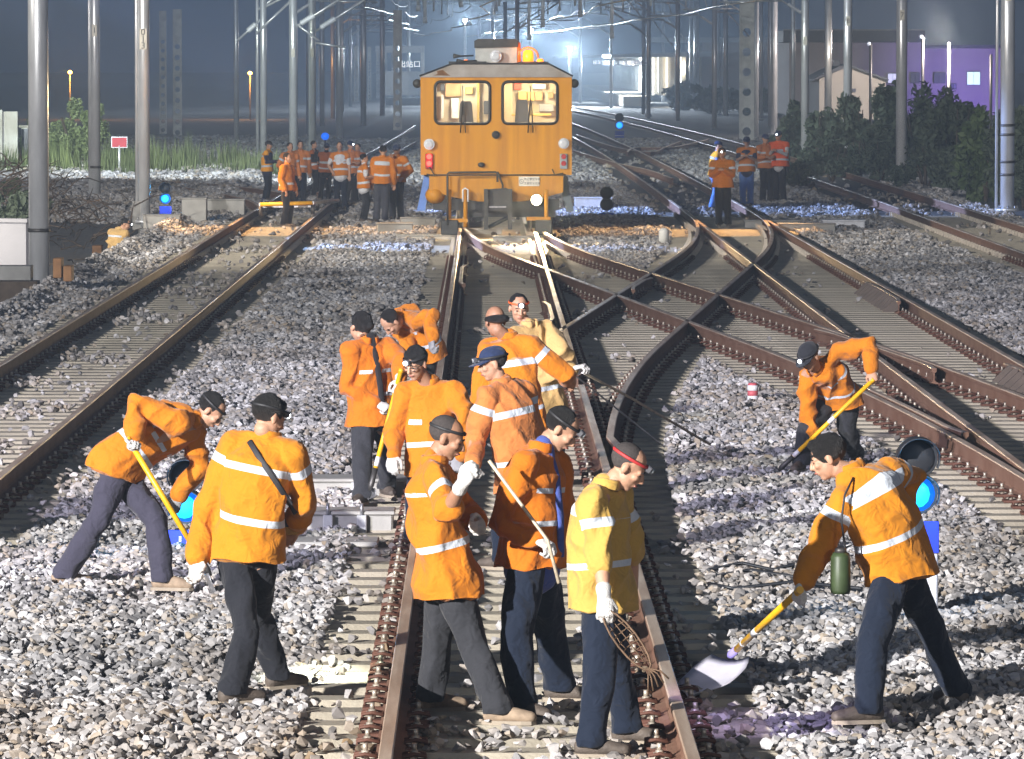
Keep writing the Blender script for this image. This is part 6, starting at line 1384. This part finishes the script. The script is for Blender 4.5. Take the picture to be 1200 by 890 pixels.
for i, (px, yb, yt, w_) in enumerate(((800, 128, 97, 44), (838, 132, 97, 60), (868, 134, 102, 46), (905, 136, 104, 50))): bush(px, yb, yt, w_, '%s hazy bush by the far station wall' % ('first second third fourth'.split()[i]), M_leafd, seed=70 + i, n=1800, size=.22, group='hazy bushes by the station')
# ---- buildings on the right
M_pink = mat('building_render_pink', (0.42, 0.36, 0.34), .85, 0, .06, scale=.3); M_beige = mat('house_render_beige', (0.38, 0.35, 0.30), .85, 0, .06, scale=.5); M_roofd = mat('roof_dark_tiles', (0.07, 0.075, 0.085), .8, 0, .2, scale=1.5)
M_winl = mat('window_lit', (.7, 1, .9), .4, emit=(.62, .95, .75), estr=1.3); M_wind = mat('window_dark', (0.05, 0.055, 0.08), .3); M_winw = mat('window_lit_white', (.9, .9, 1), .4, emit=(.8, .85, 1), estr=.8)
def building(name, label, parts, windows, origin, roof=None):
    root = empty(name, origin); tag(root, label, 'building'); o0 = Vector(origin)
    for nm, a, Yb, d, m in parts: o = boxpx(nm, *a, Yb, d, m, parent=root, bev=0); o.location -= o0
    for a, Yb, m in windows:
        f_ = boxpx('window', *a, Yb, .12, M_seal, parent=root, bev=0); f_.location -= o0; xa, xb, ya, yb = a; cx = (xa + xb) / 2
        for k, (q0, q1) in enumerate(((xa + .6, cx - .25), (cx + .25, xb - .6))):
            p_ = boxpx('pane', q0, q1, ya + .6, yb - .6, Yb - .06, .05, m, parent=f_, bev=0); p_.location -= o0 + f_.location
    return root
br = building('long_building', 'long pinkish building with a dark flat roof behind the masts on the right', [('wall', (925, 1079, 50, 135, ), 302, 12, M_pink), ('annex_wall', (1079.5, 1185, 57, 135), 303, 10, M_pink), ('roof', (918, 1084, 36, 49.6), 300.5, 14, M_roofd), ('annex_roof', (1082, 1190, 53, 56.6), 302, 11, M_roofd), ('eaves_beam', (918, 1082, 34.5, 36), 300, .5, M_cgrey)],
    [((1133, 1149, 84, 100), 302.85, M_winl), ((1067, 1078, 85, 98), 301.9, M_wind), ((1094, 1108, 85, 98), 302.85, M_wind), ((1040, 1052, 86, 98), 301.9, M_winw), ((1114, 1121, 98, 105), 302.85, M_wind)], (19, 302, -.5))
hb = empty('gabled_house', atY(998, 140, 270)); tag(hb, 'beige house with a low gabled roof standing before the long building', 'building'); b0 = hb.location.copy()
def P2(px, py, Y): v = atY(px, py, Y) - b0; return (v.x, v.z)
mb = MB(); mb.prism([P2(960, 140, 270), P2(960, 93, 270), P2(995, 78, 270), P2(1038, 94, 270), P2(1038, 140, 270)], 'y', 0, 9, M_beige); mb.build('wall', M_beige, hb)
mb = MB(); mb.prism([P2(952, 95, 270), P2(953, 93, 270), P2(984, 77.5, 270), P2(990, 77.5, 270), P2(995, 75.5, 270), P2(1041, 93, 270), P2(1041, 95, 270), P2(995, 78, 270)], 'y', -.3, 9.3, M_roofd); mb.box((P2(985, 76, 270)[0], 3, P2(985, 74.5, 270)[1]), (.3, .4, .3), M_roofd); mb.build('roof', M_roofd, hb)
for a in ((998, 1003, 104, 108),): f_ = boxpx('window', *a, 269.9, .06, M_wind, parent=hb, bev=0); f_.location -= b0
lamp('building_violet_light', 'SPOT', tuple(atY(1150, 124, 297)), 2200, (.26, .14, 1), aim=tuple(atY(1128, 96, 303)), size=.3, angle=110, blend=1.0)
lamp('building_fill_light', 'POINT', tuple(atY(1100, 40, 262)), 5500, (1, .86, .80), size=.3); lamp('house_light', 'POINT', tuple(atY(1000, 60, 248)), 260, (1, .85, .7), size=.3)  # the warm building lamp is added to lift the dim walls
for px, yt, lab, m_ in ((1020, 52, 'dark lamp post with a white head before the house', M_dks), (1081, 44, 'dark lamp post with a white head before the long building', M_dks), (1112, 50, 'pale thin pole in front of the violet wall', M_cpole), (1161, 64, 'short dark pole beside the violet wall', M_dks)):
    p = atY(px, 140, 262); h_ = atY(px, yt, 262).z; root = empty('yard_pole', (p.x, p.y, -.5)); tag(root, lab, 'pole', 'poles before the long building'); mb = MB(); mb.tube([(0, 0, 0), (0, 0, h_ + .5)], .07, m_, 8); mb.build('pole', m_, root)
    if 'head' in lab: mb = MB(); mb.box((-.08, -.05, h_ + .52), (.12, .2, .16), M_winw, bev=.02); mb.build('lamp_head', M_winw, root)
# ---- the station in the haze
M_plat = mat('platform_concrete', (0.50, 0.46, 0.38), .8, 0, .1, scale=.6); M_canopy = mat('canopy_panels', (0.52, 0.54, 0.55), .6, 0, .08, scale=.4, stretch=(1, .2, 1)); M_white = mat('station_white', (0.66, 0.66, 0.62), .6, 0, .06, scale=.5)
M_signb = mat('sign_box_blue', (0.03, 0.05, 0.12), .4); M_signt = mat('sign_text_lit', (1, 1, 1), .4, emit=(.95, .97, 1), estr=1.8); M_hall = mat('hall_wall_warm', (0.62, 0.55, 0.42), .7)
SY = 425
def sp_(px, py, Y=SY): return atY(px, py, Y)
st = empty('station', sp_(740, 125)); tag(st, 'station platform with a long canopy fading into the bright haze', 'building'); o0 = st.location.copy()
a = sp_(735, 113); b_ = sp_(762, 125); mb = MB(); mb.add([v - o0 for v in (Vector((a.x - .3, SY, 0)), Vector((b_.x, SY, 0)), Vector((b_.x + 3, 620, 0)), Vector((a.x - 1.2, 620, 0)), Vector((a.x - .3, SY, a.z)), Vector((b_.x, SY, a.z)), Vector((b_.x + 3, 620, a.z)), Vector((a.x - 1.2, 620, a.z)))], [(0, 1, 5, 4), (1, 2, 6, 5), (2, 3, 7, 6), (3, 0, 4, 7), (4, 5, 6, 7)], M_plat); mb.build('platform', M_plat, st)
zc = sp_(740, 68).z; mb = MB(); mb.add([v - o0 for v in (Vector((9.6, SY - 6, zc)), Vector((17.2, SY - 6, zc + .1)), Vector((20, 640, zc + .1)), Vector((8, 640, zc)), Vector((9.6, SY - 6, zc + .25)), Vector((17.2, SY - 6, zc + .5)), Vector((20, 640, zc + .5)), Vector((8, 640, zc + .25)))], [(0, 1, 2, 3), (4, 7, 6, 5), (0, 4, 5, 1), (1, 5, 6, 2), (2, 6, 7, 3), (3, 7, 4, 0)], M_canopy); mb.build('canopy', M_canopy, st)
mb = MB(); mb.box(Vector((15.3, 520, zc / 2 + .5)) - o0, (.3, 190, zc - .6), M_white); mb.build('back_wall', M_white, st)
for k in range(12): Y = SY + 2 + k * 14; mb = MB(); mb.box(Vector((13.6 + k * .02, Y, zc / 2 + .5)) - o0, (.35, .35, zc - .7), M_white); mb.build('column', M_white, st)
for k, (txt, Y, w_) in enumerate((('出站口', SY + 1, 1.25), ('↓ 检票口', SY + 16, 1.4), ('↓ 地道', SY + 36, 1.2), ('1 站台', SY + 60, 1.3), ('候车室', SY + 90, 1.3))):
    c = Vector((12.1 - k * .35, Y, zc - .42)); mb = MB(); mb.box(c - o0, (w_, .15, .42), M_signb); s_ = mb.build('hanging_sign', M_signb, st); text_mesh('lettering', txt, .40, c - o0 + Vector((0, -.09, 0)), M_signt, s_)
hall = empty('station_hall', sp_(805, 112, 440)); tag(hall, 'warm lit hall wall between dark columns right of the platform', 'building'); o0 = hall.location.copy()
for nm, a, m_ in (('wall', (776, 822, 64, 112), M_hall), ('side_wall', (823, 905, 50, 118), M_pink), ('roof_edge', (762, 905, 44, 50), M_canopy)):
    o = boxpx(nm, *a, 440, 8, m_, parent=hall, bev=0); o.location -= o0
for px in (764, 772, 780, 801, 812): o = boxpx('column', px, px + 2.6, 62, 112, 437, .3, M_white if px in (764, 780) else M_dks, parent=hall, bev=0); o.location -= o0
hall2 = empty('left_station_hall', sp_(470, 112, 470)); tag(hall2, 'pale station hall with lit letters glimpsed left of the rail car', 'building'); o0 = hall2.location.copy()
for nm, a, m_, Y in (('wall', (446, 496, 84, 112), M_white, 471), ('roof', (440, 497, 54, 62), M_canopy, 470), ('far_wall', (493, 497, 62, 112), M_white, 469), ('lower_wall', (452, 497, 115, 124), M_cgrey, 420)):
    o = boxpx(nm, *a, Y, 3, m_, parent=hall2, bev=0); o.location -= o0
text_mesh('lettering', '出站口', .62, sp_(480, 76, 468) - o0, M_signt, hall2)
for px, lab in ((702, 'far'), ):
    pass
lamp('station_light', 'POINT', tuple(sp_(722, 86, 432)), 6000, (1, .93, .8), size=.3); lamp('station_light', 'POINT', (12.0, 480, zc - .8), 12000, (.85, .95, 1), size=.4); lamp('hall_light', 'POINT', tuple(sp_(800, 80, 425)), 500, (1, .85, .62), size=.3); lamp('hall_light', 'POINT', tuple(sp_(470, 95, 455)), 900, (.85, .92, 1), size=.3)
# far station floodlights: they light the haze
M_fl = mat('floodlight_face', (1, 1, 1), .3, emit=(.85, .93, 1), estr=25)
for k, (px, py, Y, e) in enumerate(((668, 58, 445, 130000), (622, 36, 430, 110000), (545, 24, 460, 60000))):
    p = atY(px, py, Y); root = empty('flood_mast', (p.x, p.y, 0)); tag(root, '%s distant floodlight mast shining in the haze behind the rail car' % ('first', 'second', 'third')[k], 'floodlight mast', 'distant floodlight masts'); mb = MB(); mb.tube([(0, 0, 0), (0, 0, p.z)], .12, M_galv, 8); mb.build('pole', M_galv, root); mb = MB(); mb.box((0, -.15, p.z), (.35, .1, .25), M_fl, bev=.02); mb.build('lamp_head', M_fl, root)
    lamp('flood_mast_light', 'SPOT', (p.x, p.y - .4, p.z), e, (.76, .88, 1), aim=(3, 250, 2), size=.3, angle=75, blend=1.0)
m = bpy.data.materials.new('night_haze'); m.use_nodes = True; t = m.node_tree
t.nodes.remove(t.nodes['Principled BSDF']); pv = t.nodes.new('ShaderNodeVolumePrincipled')
pv.inputs['Color'].default_value = (.66, .82, 1, 1); pv.inputs['Density'].default_value = HAZE; pv.inputs['Anisotropy'].default_value = .3
t.links.new(pv.outputs[0], t.nodes['Material Output'].inputs['Volume'])
mb = MB(); mb.box((0, 330, 17), (460, 900, 48), m); o = mb.build('haze'); tag(o, 'thin night haze glowing in the floodlights', 'haze', kind='stuff')
